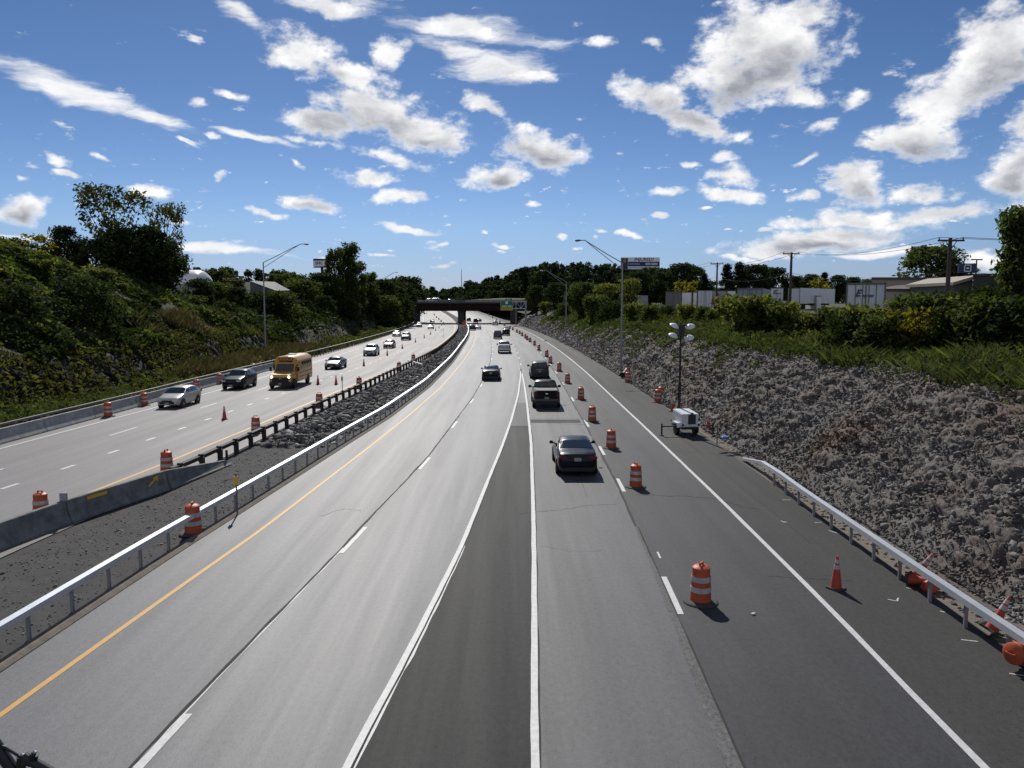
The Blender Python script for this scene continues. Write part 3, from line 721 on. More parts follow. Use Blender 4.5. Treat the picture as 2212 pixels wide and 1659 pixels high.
# flat ledges sticking out of the face
n = 700; x, y, d, z, r = scatter_right(n, 12, 150, .6, 5.6, 1.6, 1, 23)
stones('rock_ledges', np.stack([x, y, z], 1), r.uniform(.12, .30, n), M['stone'], .3, 6, .18)
# riprap in the median
n = 6500; r = np.random.default_rng(31); y = 41 + 255 * r.random(n) ** 1.35
a, b = X('orail', y) + .25, X('kerb', y) - .75; tt = r.random(n); xm = a + (b - a) * tt
keep = (y > 43) | (r.random(n) < .45); hump = np.sin(tt * math.pi) * .28
zz = zroad(y) - .02 + hump * r.random(n); s_ = np.exp(r.normal(-1.72, .38, n)).clip(.08, .5)
stones('riprap', np.stack([xm, y, zz], 1)[keep], s_[keep], M['riprap'], .38, 7, .5)
n = 3800; y = 12 + 32 * r.random(n); a, b = X('orail', y) + .2, X('kerb', y) - .4; xm = a + (b - a) * r.random(n)
stones('gravel', np.stack([xm, y, np.full(n, -.025)], 1), np.exp(r.normal(-3.6, .4, n)).clip(.012, .09), M['riprap'], .7, 8)
n = 2600; y = 12 + 120 * r.random(n) ** 1.6; xm = X('pave', y) + .15 + 1.0 * r.random(n)
stones('gravel', np.stack([xm, y, np.full(n, -.01)], 1), np.exp(r.normal(-3.1, .5, n)).clip(.015, .2), M['stone'], .6, 9)


# ------------------------------------------------------------------ foliage
L_ = dict(
    dark=leaf_mat('dark_leaves', (.016, .027, .012), (.050, .072, .024), .30),
    mid=leaf_mat('green_leaves', (.032, .047, .018), (.090, .112, .038), .42, (1.65, 1.75, .75)),
    light=leaf_mat('yellow_green_leaves', (.062, .078, .024), (.155, .165, .055), .48, (1.7, 1.8, .8), alt=(.19, .15, .05)),
    olive=leaf_mat('olive_leaves', (.040, .044, .018), (.105, .105, .038), .36, alt=(.14, .09, .05)),
    pine=leaf_mat('pine_needles', (.010, .018, .011), (.030, .045, .022), .15),
    autumn=leaf_mat('autumn_leaves', (.11, .10, .015), (.26, .21, .035), .45),
    red=leaf_mat('reddish_leaves', (.06, .03, .015), (.13, .07, .03), .3),
    weed=leaf_mat('weed_leaves', (.034, .048, .020), (.085, .105, .040), .36),
    grass=leaf_mat('tall_grass', (.042, .058, .024), (.100, .116, .050), .36, alt=(.18, .15, .08)),
    reed=leaf_mat('dry_weed_heads', (.055, .046, .030), (.13, .105, .07), .25),
)


def leaves(pos, size, r, up=.35, aspect=1.7):
    """diamond-shaped leaf sprays at pos"""
    n = len(pos); nr = r.normal(0, 1, (n, 3)); nr[:, 2] = np.abs(nr[:, 2]) + up; nr /= np.linalg.norm(nr, axis=1)[:, None]
    t = np.cross(nr, r.normal(0, 1, (n, 3))); t /= np.linalg.norm(t, axis=1)[:, None] + 1e-9; b = np.cross(nr, t)
    s = np.asarray(size).reshape(-1, 1) * r.uniform(.6, 1.35, (n, 1)); pos = np.asarray(pos)
    bend = nr * s * .18
    v = np.stack([pos - t * s * aspect * .5, pos + b * s * .42 + bend, pos + t * s * aspect * .5, pos - b * s * .42 + bend], 1).reshape(-1, 3)
    return v, (np.arange(n) * 4)[:, None] + np.array([0, 1, 2, 3])[None]


def clump_points(clumps, per, r, squash=.75):
    """leaf positions on shells of irregular clumps: (x, y, z, radius)"""
    out = []
    for cx, cy_, cz, rc in clumps:
        n = max(6, int(per * (rc ** 2))); q = r.normal(0, 1, (n, 3)); q /= np.linalg.norm(q, axis=1)[:, None]
        q *= (r.random((n, 1)) ** .45) * rc * r.uniform(.8, 1.2, (n, 1)); q[:, 2] *= squash
        out.append(q + np.array([cx, cy_, cz]))
    return np.concatenate(out)


def tree_meshes(h, w, base, r, nclump=26, per=60, leaf=.32, shape='round', lean=0., rc=(.16, .3), trunk=None):
    """returns trunk builder and crown arrays for a tree standing at the origin"""
    tr = MB(); th = trunk or h * .035; bend = Vector((lean, 0, 0)); cl = []
    top = Vector((lean * .8, 0, h * .86)); p0 = Vector((0, 0, -.4)); segs = 5; pts = []
    for i in range(segs + 1):
        t = i / segs; pts.append(p0.lerp(top, t) + Vector((r.normal(0, .02) * h, r.normal(0, .02) * h, 0)) * (t > 0))
    for i in range(segs): tr.tube(pts[i], pts[i + 1], th * (1 - i / segs) + .02, th * (1 - (i + 1) / segs) + .02, 7)
    for k in range(nclump):
        t = r.random(); a = r.uniform(0, 2 * math.pi)
        zz = base + (h - base) * (t ** .85)
        tt = (zz - base) / max(.1, h - base)
        if shape == 'round': rad = w * .5 * math.sqrt(max(.02, 1 - (2 * tt - .85) ** 2 / 1.4))
        elif shape == 'column': rad = w * .5 * (1 - tt * .55) * (.5 + tt if tt < .4 else 1)
        elif shape == 'cone': rad = w * .5 * (1 - tt) ** .8 + .15
        elif shape == 'vase': rad = w * .5 * (.35 + .75 * tt) * math.sqrt(max(.05, 1 - max(0, tt - .6) ** 2 * 4))
        else: rad = w * .5 * (1.05 - tt * .5)
        rad *= r.uniform(.35, 1.05); c = r.uniform(*rc) * w
        q = Vector((lean * tt + rad * math.cos(a), rad * math.sin(a), min(zz, h - c * .5)))
        cl.append((q.x, q.y, q.z, c))
        if k % 2 == 0:
            s0 = p0.lerp(top, max(.12, tt * .8 - .08)); tr.tube(s0, q, th * .32 * (1 - tt * .6) + .012, .012, 5)
    pts = clump_points(cl, per, r)
    return tr, leaves(pts, np.full(len(pts), leaf), r)


TREES = {}
def tree(kind, name, loc, rz, sc, label, group, cat='tree', **kw):
    """builds each kind once and copies it afterwards"""
    if kind not in TREES:
        lm = kw.pop('leafm'); sd_ = kw.pop('seed'); r = np.random.default_rng(sd_); stem = kw.pop('stem', 'trunk')
        tr, (v, f) = tree_meshes(r=r, **kw)
        root = empty(name, (0, 0, 0)); tr.build(stem, M['bark'], root, smooth=True, fix=False); mesh_np('crown', v, f, L_[lm], root)
        TREES[kind] = root; o = root
    else: o = dup(TREES[kind]); o.name = name
    o.location = loc; o.rotation_euler = (0, 0, rz); o.scale = (sc, sc, sc) if isinstance(sc, (int, float)) else sc
    tag(o, label, cat, group)
    return o


KT = dict(
    poplar=dict(h=19, w=7.5, base=4, nclump=60, per=44, leaf=.42, shape='column', leafm='mid', seed=1, rc=(.12, .24)),
    oak=dict(h=11, w=9, base=2.2, nclump=46, per=44, leaf=.38, shape='round', leafm='mid', seed=2, rc=(.14, .25)),
    oak2=dict(h=12, w=8, base=2.5, nclump=44, per=44, leaf=.38, shape='round', leafm='dark', seed=3, rc=(.14, .26)),
    cottonwood=dict(h=12, w=8.5, base=4, nclump=58, per=40, leaf=.30, shape='vase', leafm='olive', seed=4, rc=(.07, .17), trunk=.32),
    pine=dict(h=15, w=7, base=2.5, nclump=64, per=60, leaf=.34, shape='cone', leafm='pine', seed=5, rc=(.1, .2)),
    locust=dict(h=9, w=6, base=1.8, nclump=40, per=46, leaf=.32, shape='vase', leafm='light', seed=6, rc=(.12, .24)),
    bush=dict(h=3.2, w=4.0, base=.3, nclump=26, per=80, leaf=.24, shape='bush', leafm='mid', seed=7, rc=(.16, .28), stem='stem'),
    bushd=dict(h=3.6, w=4.4, base=.3, nclump=28, per=76, leaf=.24, shape='bush', leafm='dark', seed=8, rc=(.16, .28), stem='stem'),
    sumac=dict(h=3.6, w=3.6, base=.9, nclump=30, per=84, leaf=.30, shape='vase', leafm='light', seed=9, rc=(.13, .22), stem='stem'),
    goldbush=dict(h=3.6, w=3.4, base=.5, nclump=22, per=84, leaf=.26, shape='vase', leafm='autumn', seed=10, rc=(.13, .22), stem='stem'),
    redbush=dict(h=3.0, w=3.2, base=.5, nclump=20, per=90, leaf=.24, shape='bush', leafm='red', seed=11, rc=(.14, .24), stem='stem'),
    vine=dict(h=7.6, w=3.2, base=.3, nclump=60, per=150, leaf=.22, shape='column', leafm='mid', seed=12, rc=(.16, .32)),
)


def stuff_leaves(name, pos, size, m, seed, up=.35, aspect=1.7):
    r = np.random.default_rng(seed); v, f = leaves(pos, size, r, up, aspect); o = mesh_np(name, v, f, m); o['kind'] = 'stuff'; return o


def blades(name, pos, h, w, m, seed, lean=.35):
    r = np.random.default_rng(seed); n = len(pos); a = r.uniform(0, 6.28, n); d = np.stack([np.cos(a), np.sin(a), np.zeros(n)], 1)
    ln = r.normal(0, lean, (n, 3)); ln[:, 2] = 1; p = np.asarray(pos); h = np.asarray(h).reshape(-1, 1); w = np.asarray(w).reshape(-1, 1)
    v = np.stack([p - d * w, p + d * w, p + ln * h * .6 + d * w * .7, p + ln * h * np.array([1.25, 1.25, 1.])], 1).reshape(-1, 3)
    o = mesh_np(name, v, (np.arange(n) * 4)[:, None] + np.array([0, 1, 2, 3])[None], m); o['kind'] = 'stuff'; return o


# right bank: tall grass and weeds above the rock, tufts on the face
n = 110000; x, y, d, z, r = scatter_right(n, 12, 210, 5.0, 17, 1.6, 1.15, 41)
edge = 5.2 + 1.3 * fbm(y, y * .3, .25, 5, 17); k = (d > edge) & (fbm(x, y, .5, 4, 18) > -.35)
blades('tall_grass', np.stack([x, y, z], 1)[k], (r.uniform(.25, .75, n) * (1 + .5 * np.clip(fbm(x, y, .35, 3, 16), -.6, 1)))[k], (r.uniform(.008, .02, n) * (1 + y / 45))[k], L_['grass'], 42, .5)
n = 70000; x, y, d, z, r = scatter_right(n, 12, 250, 4.6, 20, 1.4, 1.0, 43)
wd = fbm(x, y, .18, 4, 19); k = (d > 4.4 + 1.3 * fbm(y, y * .3, .25, 5, 17)) & (wd > -.3)
stuff_leaves('weeds', np.stack([x, y, z + r.uniform(.05, .9, n) * np.clip(.6 + wd, .2, 1.3)], 1)[k], (r.uniform(.06, .14, n) * (1 + y / 90))[k], L_['weed'], 44, .1)
n = 12000; x, y, d, z, r = scatter_right(n, 12, 170, 5.5, 16, 1.4, 1.0, 45); wd = fbm(x, y, .12, 4, 23); k = wd > .25
stuff_leaves('weeds', np.stack([x, y, z + r.uniform(.1, 1.2, n)], 1)[k], (r.uniform(.06, .13, n) * (1 + y / 90))[k], L_['olive'], 46, .1)
n = 30000; x, y, d, z, r = scatter_right(n, 13, 250, .6, 5.8, 1.5, .5, 47); wd = fbm(x * 1.4, y * .9, .30, 4, 27) + (d - 4.2) * .22 + .8 * np.clip(fbm(y, y * .4, .33, 3, 28) - .12, 0, 1) * (d > 2.2) + np.clip((y - 50) / 120, 0, .45); k = wd > .22
stuff_leaves('creeping_weeds', np.stack([x, y, z + r.uniform(.05, .45, n)], 1)[k], (r.uniform(.06, .14, n) * (1 + y / 90))[k], L_['weed'], 48, .2)


# left bank: knotweed-like cover on the hill, weeds in the ditch
def scatter_left(n, y0, y1, d0, d1, pw=1., dp=1., seed=0):
    r = np.random.default_rng(seed); y = y0 + (y1 - y0) * r.random(n) ** pw; d = d0 + (d1 - d0) * r.random(n) ** dp
    return X('bar', y) - d, y, d, left_z(d, y), r


n = 115000; x, y, d, z, r = scatter_left(n, 44, 134, 8.6, 38, 1, 1., 51)
hump = fbm(x, y, .13, 4, 29) * 1.2 + fbm(x, y, .4, 3, 30) * .7; tone = fbm(x, y, .07, 3, 31) + .45 * fbm(x, y, .3, 3, 33) + (d - 15.2) * .05  # leaves turn lighter up the slope, putting its sunlit look into colour
zz = z + .55 + hump + r.uniform(-.45, .25, n)
for nm, mk, lo, hi, sd_ in (('undergrowth', 'dark', -9, -.18, 52), ('undergrowth', 'mid', -.18, .28, 53), ('undergrowth', 'light', .28, 9, 54)):
    k = (tone > lo) & (tone <= hi); stuff_leaves(nm, np.stack([x, y, zz], 1)[k], r.uniform(.26, .5, n)[k], L_[mk], sd_, .25)
n = 5000; x, y, d, z, r = scatter_left(n, 82, 112, 9.0, 13.5, 1, 1, 55); k = fbm(x, y, .15, 3, 35) > .1
blades('dry_grass', np.stack([x, y, z + .3], 1)[k], r.uniform(.7, 1.5, n)[k], np.full(n, .06)[k], L_['reed'], 56)
n = 20000; x, y, d, z, r = scatter_left(n, 40, 330, 1.1, 6.8, 1.5, 1, 57); hh = np.clip(.9 + .8 * fbm(x, y, .2, 3, 37), .15, 1.7)
low = np.interp(y, [44, 56, 62, 75], [1, .5, .35, 1]); zz = z + hh * low * r.random(n) ** .6 * 1.15
k = r.random(n) < .55
stuff_leaves('ditch_weeds', np.stack([x, y, zz], 1)[k], (r.uniform(.14, .3, n) * (1 + y / 200))[k], L_['olive'], 58, .1)
stuff_leaves('ditch_weeds', np.stack([x, y, zz + .1], 1)[~k], (r.uniform(.10, .24, n) * (1 + y / 200))[~k], L_['mid'], 59, .1)
n = 5000; x, y, d, z, r = scatter_left(n, 78, 125, 1.5, 6, 1, 1, 60)
blades('dry_reeds', np.stack([x, y, z + .6], 1), r.uniform(.8, 1.6, n), np.full(n, .05), L_['reed'], 61)
n = 5200; x, y, d, z, r = scatter_left(n, 40, 60, 1.0, 5.5, 1, 1, 62)
stuff_leaves('ditch_weeds', np.stack([x, y, z + r.random(n) * 1.5 * (1 - .3 * (d - 1) / 4)], 1), r.uniform(.10, .22, n), L_['weed'], 63, .1)
n = 5200; x, y, d, z, r = scatter_left(n, 40, 130, 6.3, 9.9, 1, 1, 66)
stones('rock_ledges', np.stack([x, y, z], 1), np.exp(r.normal(-1.7, .5, n)).clip(.06, .55), M['shadedrock2'], .4, 67)
n = 16000; x, y, d, z, r = scatter_left(n, 40, 132, 6.2, 10.5, 1, 1, 68); k = fbm(y, d, .22, 4, 41) + .12 * (d - 7.5) > -.22
stuff_leaves('creeping_weeds', np.stack([x, y, z + r.random(n) * .8], 1)[k], r.uniform(.16, .34, n)[k], L_['olive'], 69, .1)
# dark scrub in the notch of the left bank
n = 26000; x, y, d, z, r = scatter_left(n, 118, 330, 7, 30, 1.2, .8, 64); hh = 1.6 + 1.4 * fbm(x, y, .09, 3, 39)
stuff_leaves('undergrowth', np.stack([x, y, z + zroad(y) * .5 + np.clip(hh, .2, 3.4) * r.random(n) ** .5], 1), r.uniform(.35, .65, n), L_['dark'], 65, .2)


# ------------------------------------------------------------------ guide rails and barriers
ORD = ['first', 'second', 'third', 'fourth', 'fifth', 'sixth', 'seventh', 'eighth', 'ninth', 'tenth', 'eleventh', 'twelfth', 'thirteenth', 'fourteenth', 'fifteenth', 'sixteenth', 'seventeenth', 'eighteenth', 'nineteenth', 'twentieth']


def rail(name, xf, y0, y1, step, h, sec, m, mp, label, post=(.08, .06), block=0., end=None, zf=zroad, side=1):
    """posts and a beam of the given (x, z) section swept along the plan line xf(y)"""
    ys = np.arange(y0, y1 + .01, 1.6 if y1 < 130 else 2.2); root = empty(name, (float(xf(y0)), y0, 0)); ox, oy = root.location.x, root.location.y
    b = MB(); rings = [[(float(xf(y)) + dx - ox, y - oy, float(zf(y)) + h + dz) for dx, dz in sec] for y in ys]
    if end: rings += [[(p[0] + dx - ox, p[1] - oy, p[2] + dz * .9) for dx, dz in sec] for p in end]
    b.sweep(rings); b.build('beam', m, root)
    ps = np.arange(y0 + .6, y1, step); rest = MB()
    for i, y in enumerate(ps):
        q = MB() if i < 100 else rest; x = float(xf(y)) - ox; z = float(zf(y)); dx = .11 * side if block else 0
        q.box((x + dx, y - oy, z + h * .5 - .1), (post[0], post[1], h + .2))
        if block: q.box((x + dx * .55, y - oy, z + h - .02), (block, .16, .36))
        if i < 100: q.build('post', mp, root)
    if rest.v: tag(rest.build('posts', mp, root), kind='stuff')
    return tag(root, label, 'guide rail')


box = [(-.10, -.075), (.10, -.075), (.10, .075), (-.10, .075)]
wbeam = [(.03, -.155), (.05, -.12), (-.03, -.07), (-.03, -.05), (.05, 0), (-.03, .05), (-.03, .07), (.05, .12), (.03, .155), (.015, .155), (.03, .12), (-.05, .06), (-.05, .04), (.03, 0), (-.05, -.04), (-.05, -.06), (.03, -.12), (.015, -.155)]
rail('box_beam_guide_rail', lambda y: X('kerb', y) - .38, 5, 318, 1.62, .66, box, M['galv'], M['galvpost'], 'bright galvanised box beam guide rail curving along the median beside the yellow line')
rail('box_beam_guide_rail', lambda y: X('railr', y), 4, 32.6, 1.62, .66, box, M['galv'], M['galvpost'], 'galvanised box beam guide rail ending in front of the broken rock slope',
     end=[(11.35, 34.3, .52), (11.42, 37.4, .06)])
rail('dark_guide_rail', lambda y: X('orail', y), 32.5, 314, 2.05, .60, [(x * 1.2, z * 1.15) for x, z in box], M['darksteel'], M['darksteel'], 'dark weathered guide rail with thick posts between the riprap and the oncoming lanes', post=(.2, .2), block=.2)
rail('grey_guide_rail', lambda y: X('bar', y) - .42, 30, 340, 1.9, .93, [(x * .8, z * .8) for x, z in box], M['greysteel'], M['greysteel'], 'thin grey guide rail running behind the concrete barriers below the dark hillside', post=(.08, .08))


def barrier(a, b, label, group, m, taper=False, name='concrete_barrier'):
    a, b = Vector((*a, 0)), Vector((*b, 0)); L = (b - a).length; t = (b - a).normalized()
    root = empty(name, (*(a.lerp(b, .5).xy), 0), math.atan2(-t.x, t.y), label, 'barrier', group)
    prof = [(-.3, 0), (.3, 0), (.3, .08), (.17, .33), (.09, .81), (-.09, .81), (-.17, .33), (-.3, .08)]
    q = MB(); hl = L / 2 - .03
    if taper: q.sweep([[(x, -hl, z) for x, z in prof], [(x, hl, z * .25) for x, z in prof]])
    else: q.prism(prof, -hl, hl)
    q.build('barrier_body', m, root, bevel=.015)
    j = MB(); j.box((0, hl + .03, .36), (.10, .06, .62)); j.build('joint', M['joint'], root)
    return root


jy = [34.6, 40.3, 46.0, 51.5, 57.4, 63.0, 69.0, 74.8, 80.6, 86.4, 92.2]
for i, (a, b) in enumerate(zip(jy, jy[1:])):
    barrier((X('bar', a), a), (X('bar', b), b), f'pale concrete barrier along the far shoulder, {ORD[i]} segment from the near end', 'concrete barriers along the far shoulder', M['concrete'])
pA, pB, pC, pD = P(-190, 1265), P(159, 1130), P(372, 1058), P(497, 1002)
pA.x += -.3; pB.x -= .3; pC.x -= .3; pD.x -= .15
barrier(pA.xy, pB.xy, 'dark concrete median barrier with no yellow mark, cut by the picture edge', 'median barriers', M['concdark'])
bb = barrier(pB.xy, pC.xy, 'dark concrete median barrier with a yellow bar and a yellow arrow on its side', 'median barriers', M['concdark'])
Lb = (pC - pB).length
def face(y, z):                        # a point just proud of the barrier's road side face
    x = .09 + (.81 - z) / .48 * .08 if z > .33 else .17 + (.33 - z) / .25 * .13
    return Vector((x + .008, y, z))
q = MB(); y0 = -Lb * .32
q.add([face(y0, .62), face(y0 + .95, .62), face(y0 + .95, .74), face(y0, .74)], [(0, 1, 2, 3)]); q.build('reflective_bar', M['signyellow'], bb, fix=False)
q = MB(); y0 = Lb * .33
q.add([face(y0 - .3, .42), face(y0 - .2, .38), face(y0 + .22, .60), face(y0 + .12, .64)], [(0, 1, 2, 3)])
q.add([face(y0 + .02, .68), face(y0 + .30, .50), face(y0 + .38, .74)], [(0, 1, 2)]); q.build('arrow_mark', M['signyellow'], bb, fix=False)
barrier(pC.xy, pD.xy, 'tapered concrete end section sloping down to the gravel', 'median barriers', M['concdark'], taper=True)
q = MB(); q.box((0, 0, .14), (.26, .05, .28)); o = q.build('reflector_tab', M['greyprint'], None); o.location = (pB.x, pB.y, .80); tag(o, 'small pale reflector tab standing on the median barrier joint', 'reflector')

# ------------------------------------------------------------------ drums, cones, delineators
def make_drum(lit=False):
    root = empty('traffic_drum', (0, 0, 0)); z = [.06, .30, .46, .58, .74, .94]
    def rad(h): return .282 - .048 * h
    def band(h0, h1, e=.0): return [(rad(h0) + e, h0), (rad(h0) + e + .004, (h0 + h1) / 2), (rad(h1) + e, h1)]
    b = MB(); b.lathe([(rad(.05), .05), (rad(.28), .28), (rad(.29) - .012, .29), (rad(.47), .47), (rad(.56), .56), (rad(.74), .74), (rad(.75) - .012, .76), (rad(.95), .95), (.17, 1.0), (.0, 1.0)], n=22); b.build('barrel', M['orange'], root, smooth=True)
    for h0, h1 in ((.31, .45), (.59, .73)):
        q = MB(); q.lathe(band(h0, h1, .006), n=22); q.build('reflective_band', M['sheet'], root, smooth=True, fix=False)
    q = MB(); q.lathe([(.46, 0), (.46, .03), (.42, .055), (.27, .07)], n=24); q.build('rubber_base', M['rubber'], root)
    q = MB(); q.box((-.09, 0, 1.03), (.03, .05, .08)).box((.09, 0, 1.03), (.03, .05, .08)).box((0, 0, 1.075), (.22, .05, .03)); q.build('handle', M['orange'], root)
    return root


DR = make_drum(); used = [0]
def drum(u, v, label, group, lying=None, z=None, Y=None):
    p = P(u, v) if Y is None else at(u, v, Y)
    o = DR if not used[0] else dup(DR); used[0] = 1
    o.location = (p.x, p.y, float(zroad(p.y)) if z is None else z); o.rotation_euler = (0, 0, rnd.uniform(0, 3)); s = rnd.uniform(.96, 1.03); o.scale = (s, s, s)
    if lying: o.rotation_euler = lying
    return tag(o, label, 'drum', group)


row = [(1513,1300),(1373,1052),(1320,968),(1279,910),(1255,863),(1226,828),(1208,802),(1189,785),(1181,771),(1164,757),(1154.6,746),(1145,739),(1139,734.5),(1135,731),(1128,726),(1122.6,721.7),(1116.7,718.5),(1107.7,713.4),(1101.5,710)]
for i, (u, v) in enumerate(row):
    drum(u, v, 'large orange and white striped drum nearest the viewer, beside the dashed lane line' if i == 0 else f'orange striped drum beside the dashed ramp line, {ORD[i]} from the viewer in its row', 'drums closing the right-hand lane')
for i, (u, v) in enumerate([(234,900),(312,876),(425,844),(474,829),(547,804),(560,799)]):
    drum(u, v, f'orange striped drum against the far concrete barrier, {ORD[i]} from the near end', 'drums along the far concrete barrier')
for i, (u, v, lab) in enumerate([(90, 1122, 'orange drum half hidden behind the dark median barrier without a yellow mark'), (361, 1022, 'orange drum behind the median barrier end near the yellow line'), (553, 936, 'orange drum standing behind the dark guide rail, nearest of those beside the riprap'), (690, 878, 'orange drum behind the dark guide rail close to the slim delineator post'), (776, 838, 'orange drum behind the dark guide rail, third from the viewer beside the riprap'), (862, 800, 'orange drum on the riprap edge near the white fallen board'), (893, 781, 'small orange drum farthest back along the dark guide rail')]):
    drum(u, v, lab, 'drums beside the median')
drum(418, 1152, 'battered orange drum with a dark lamp standing in the median behind the bright guide rail', 'drums beside the median')
drum(1421, 869, 'orange striped drum at the foot of the rock slope, front one of a pair', 'drums along the rock slope')
drum(1428, 862, 'orange striped drum at the foot of the rock slope, rear one of a pair', 'drums along the rock slope')
drum(1356, 826, 'orange striped drum by the foot of the tall right lamp post', 'drums along the rock slope')
drum(1347, 817, 'orange drum tipped against the rock behind the lamp post', 'drums along the rock slope', lying=(R(50), 0, R(140)), z=.25)
drum(2250, 1432, 'orange drum lying on its side under the near end of the right guide rail', 'drums along the rock slope', lying=(R(84), 0, R(-68)), z=.27)
for i, (u, v) in enumerate([(958, 702), (953, 697.5), (948, 694.5), (943, 692), (938, 689)]):
    drum(u, v, f'distant orange drum by the far overpass on the oncoming side, {ORD[i]} from the viewer', 'drums under the overpass')
for i, (u, v) in enumerate([(1090, 704), (1080, 699.5), (1072, 696), (1064, 692.5), (1056, 689)]):
    drum(u, v, f'distant drum running under the overpass on the right, {ORD[i]} from the viewer', 'drums under the overpass')


def make_cone():
    root = empty('traffic_cone', (0, 0, 0)); H_ = .91
    def rad(h): return .155 - .125 * (h / H_)
    q = MB(); q.lathe([(rad(.04), .04), (rad(.5), .5), (rad(.89), .89), (.02, .91), (0, .91)], n=18); q.build('cone_body', M['cone'], root, smooth=True)
    for a, b in ((.56, .67), (.72, .82)):
        q = MB(); q.lathe([(rad(a) + .004, a), (rad(b) + .004, b)], n=18); q.build('reflective_collar', M['sheet'], root, smooth=True, fix=False)
    q = MB(); q.box((0, 0, .025), (.40, .40, .05), taper=.92); q.build('rubber_base', M['rubber'], root, bevel=.01)
    return root


CN = make_cone(); cused = [0]
def cone(p, label, group, rot=None, z=None, s=1.):
    o = CN if not cused[0] else dup(CN); cused[0] = 1
    o.location = (p.x, p.y, float(zroad(p.y)) if z is None else z); o.rotation_euler = rot or (0, 0, rnd.uniform(0, 1.5)); o.scale = (s, s, s)
    return tag(o, label, 'cone', group)


for i, (u, v) in enumerate([(485, 906), (687, 830.5), (726, 830.5), (786, 790.5), (836.5, 768), (869, 753), (897.5, 740), (916.5, 730), (930, 722.5), (941, 715), (948.5, 709), (954, 704)]):
    cone(P(u, v), ['slim orange cone standing alone on the dotted line of the oncoming lanes', 'orange cone just right of the school bus', 'orange cone nearest the slim delineator post by the oncoming yellow line'][i] if i < 3 else f'orange cone along the oncoming dotted line, {ORD[i]} from the viewer', 'cones between the oncoming lanes')
cone(P(1806, 1272), 'orange cone with two white collars standing on the right shoulder', 'cones by the right shoulder')
cone(P(1453, 889), 'squat red-orange cone standing just behind the white light tower trailer', 'cones by the right shoulder')
cone(P(1972, 1258), 'leaning cone with white collars behind the right guide rail beside red debris', 'cones by the right shoulder', (R(18), R(24), 0), .1)
cone(P(2140, 1372), 'leaning cone behind the near end of the right guide rail', 'cones by the right shoulder', (R(10), R(22), .4), .1)
cone(P(1962, 1262), 'cone fallen flat under the right guide rail near the red debris', 'cones by the right shoulder', (R(80), 0, R(40)), .14)
cone(P(1279, 776), 'cone tipped over at the foot of the rock, farther of two', 'cones by the right shoulder', (R(70), 0, R(30)), .15)
cone(P(1302, 787), 'cone tipped over at the foot of the rock, nearer of two', 'cones by the right shoulder', (R(75), 0, R(-50)), .15)
cone(P(1530, 930), 'red cone half hidden behind the light tower trailer at the foot of the rock', 'cones by the right shoulder')
q = MB(); q.lathe([(.26, 0), (.27, .22), (.23, .3), (0, .31)], n=14, rot=Matrix.Rotation(R(60), 3, 'X')); q.box((.3, .1, .05), (.3, .2, .1)); o = q.build('red_debris', M['cone'], None, smooth=True); p = P(2004, 1276); o.scale = (.72, .72, .72); o.location = (p.x, p.y, .08); tag(o, 'crushed red plastic drum top lying behind the right guide rail', 'debris')
q = MB(); q.box((0, 0, .06), (.9, .28, .12)).box((.2, .1, .13), (.4, .2, .05)); o = q.build('flattened_base', M['rubber'], None, bevel=.02); p = P(1383, 836); o.location = (p.x, p.y, 0); tag(o, 'black flattened drum base lying on the shoulder by the rock', 'debris')
q = MB(); q.box((0, 0, .05), (.7, .4, .1)).box((.15, .05, .14), (.3, .25, .1)); o = q.build('flattened_base', M['rubber'], None, bevel=.02); p = P(1178, 737); o.location = (p.x, p.y, 0); tag(o, 'small dark scrap lying by the distant right edge line', 'debris')
q = MB(); q.box((0, 0, .12), (2.4, .3, .06), Matrix.Rotation(R(-12), 3, 'Y')); o = q.build('fallen_board', M['white_metal'], None); p = P(896, 790); o.location = (p.x, p.y, .35); o.rotation_euler = (0, 0, R(150)); tag(o, 'white board lying across the riprap beside a drum', 'board')
q = MB(); q.box((0, 0, .02), (.11, .05, .04), Matrix.Rotation(.5, 3, 'Z')); o = q.build('litter', M['white_metal'], None); p = P(1627, 1328); o.location = (p.x, p.y, .005); tag(o, 'small white scrap on the dark lane right of the nearest drum', 'litter')
q = MB(); q.box((0, 0, .1), (.5, .35, .2), Matrix.Rotation(.3, 3, 'X')); o = q.build('litter', mat('blue_plastic', (.2, .3, .6), .4), None, bevel=.05); p = P(1568, 950); o.location = (p.x, p.y, .05); tag(o, 'pale blue plastic scrap in the gravel below the light tower', 'litter')


def delineator(p, h, label, marker):
    root = empty('delineator_post', (p.x, p.y, float(zroad(p.y))), 0, label, 'post', 'delineator posts')
    q = MB(); q.box((0, 0, h / 2 - .1), (.05, .04, h + .2)); q.build('stake', M['greysteel'], root)
    if marker: q = MB(); q.box((0, -.03, h - .28), (.14, .03, .3)); q.build('marker_plate', M['signyellow'] if marker == 1 else M['greyprint'], root)
    return root


delineator(P(513, 1112), 1.55, 'thin stake with a yellow marker plate in the gravel median', 1)
delineator(P(740, 864), 2.0, 'slim dark delineator post beside the oncoming yellow line and riprap', 2)
delineator(P(958, 727), 1.9, 'distant slim post by the oncoming yellow line near the overpass', 2)
delineator(P(1617, 995), 1.0, 'thin dark stake in the gravel just before the rail end', 0)
delineator(at(1770 / 4 + 1106, 725.8 + 940 / 4, P(1548, 961).y), 1.2, 'thin dark rod at the pavement edge right of the light tower', 0)


# ------------------------------------------------------------------ vehicles
def pts(tab): return np.array([a for a, _ in tab], float), np.array([b for _, b in tab], float)


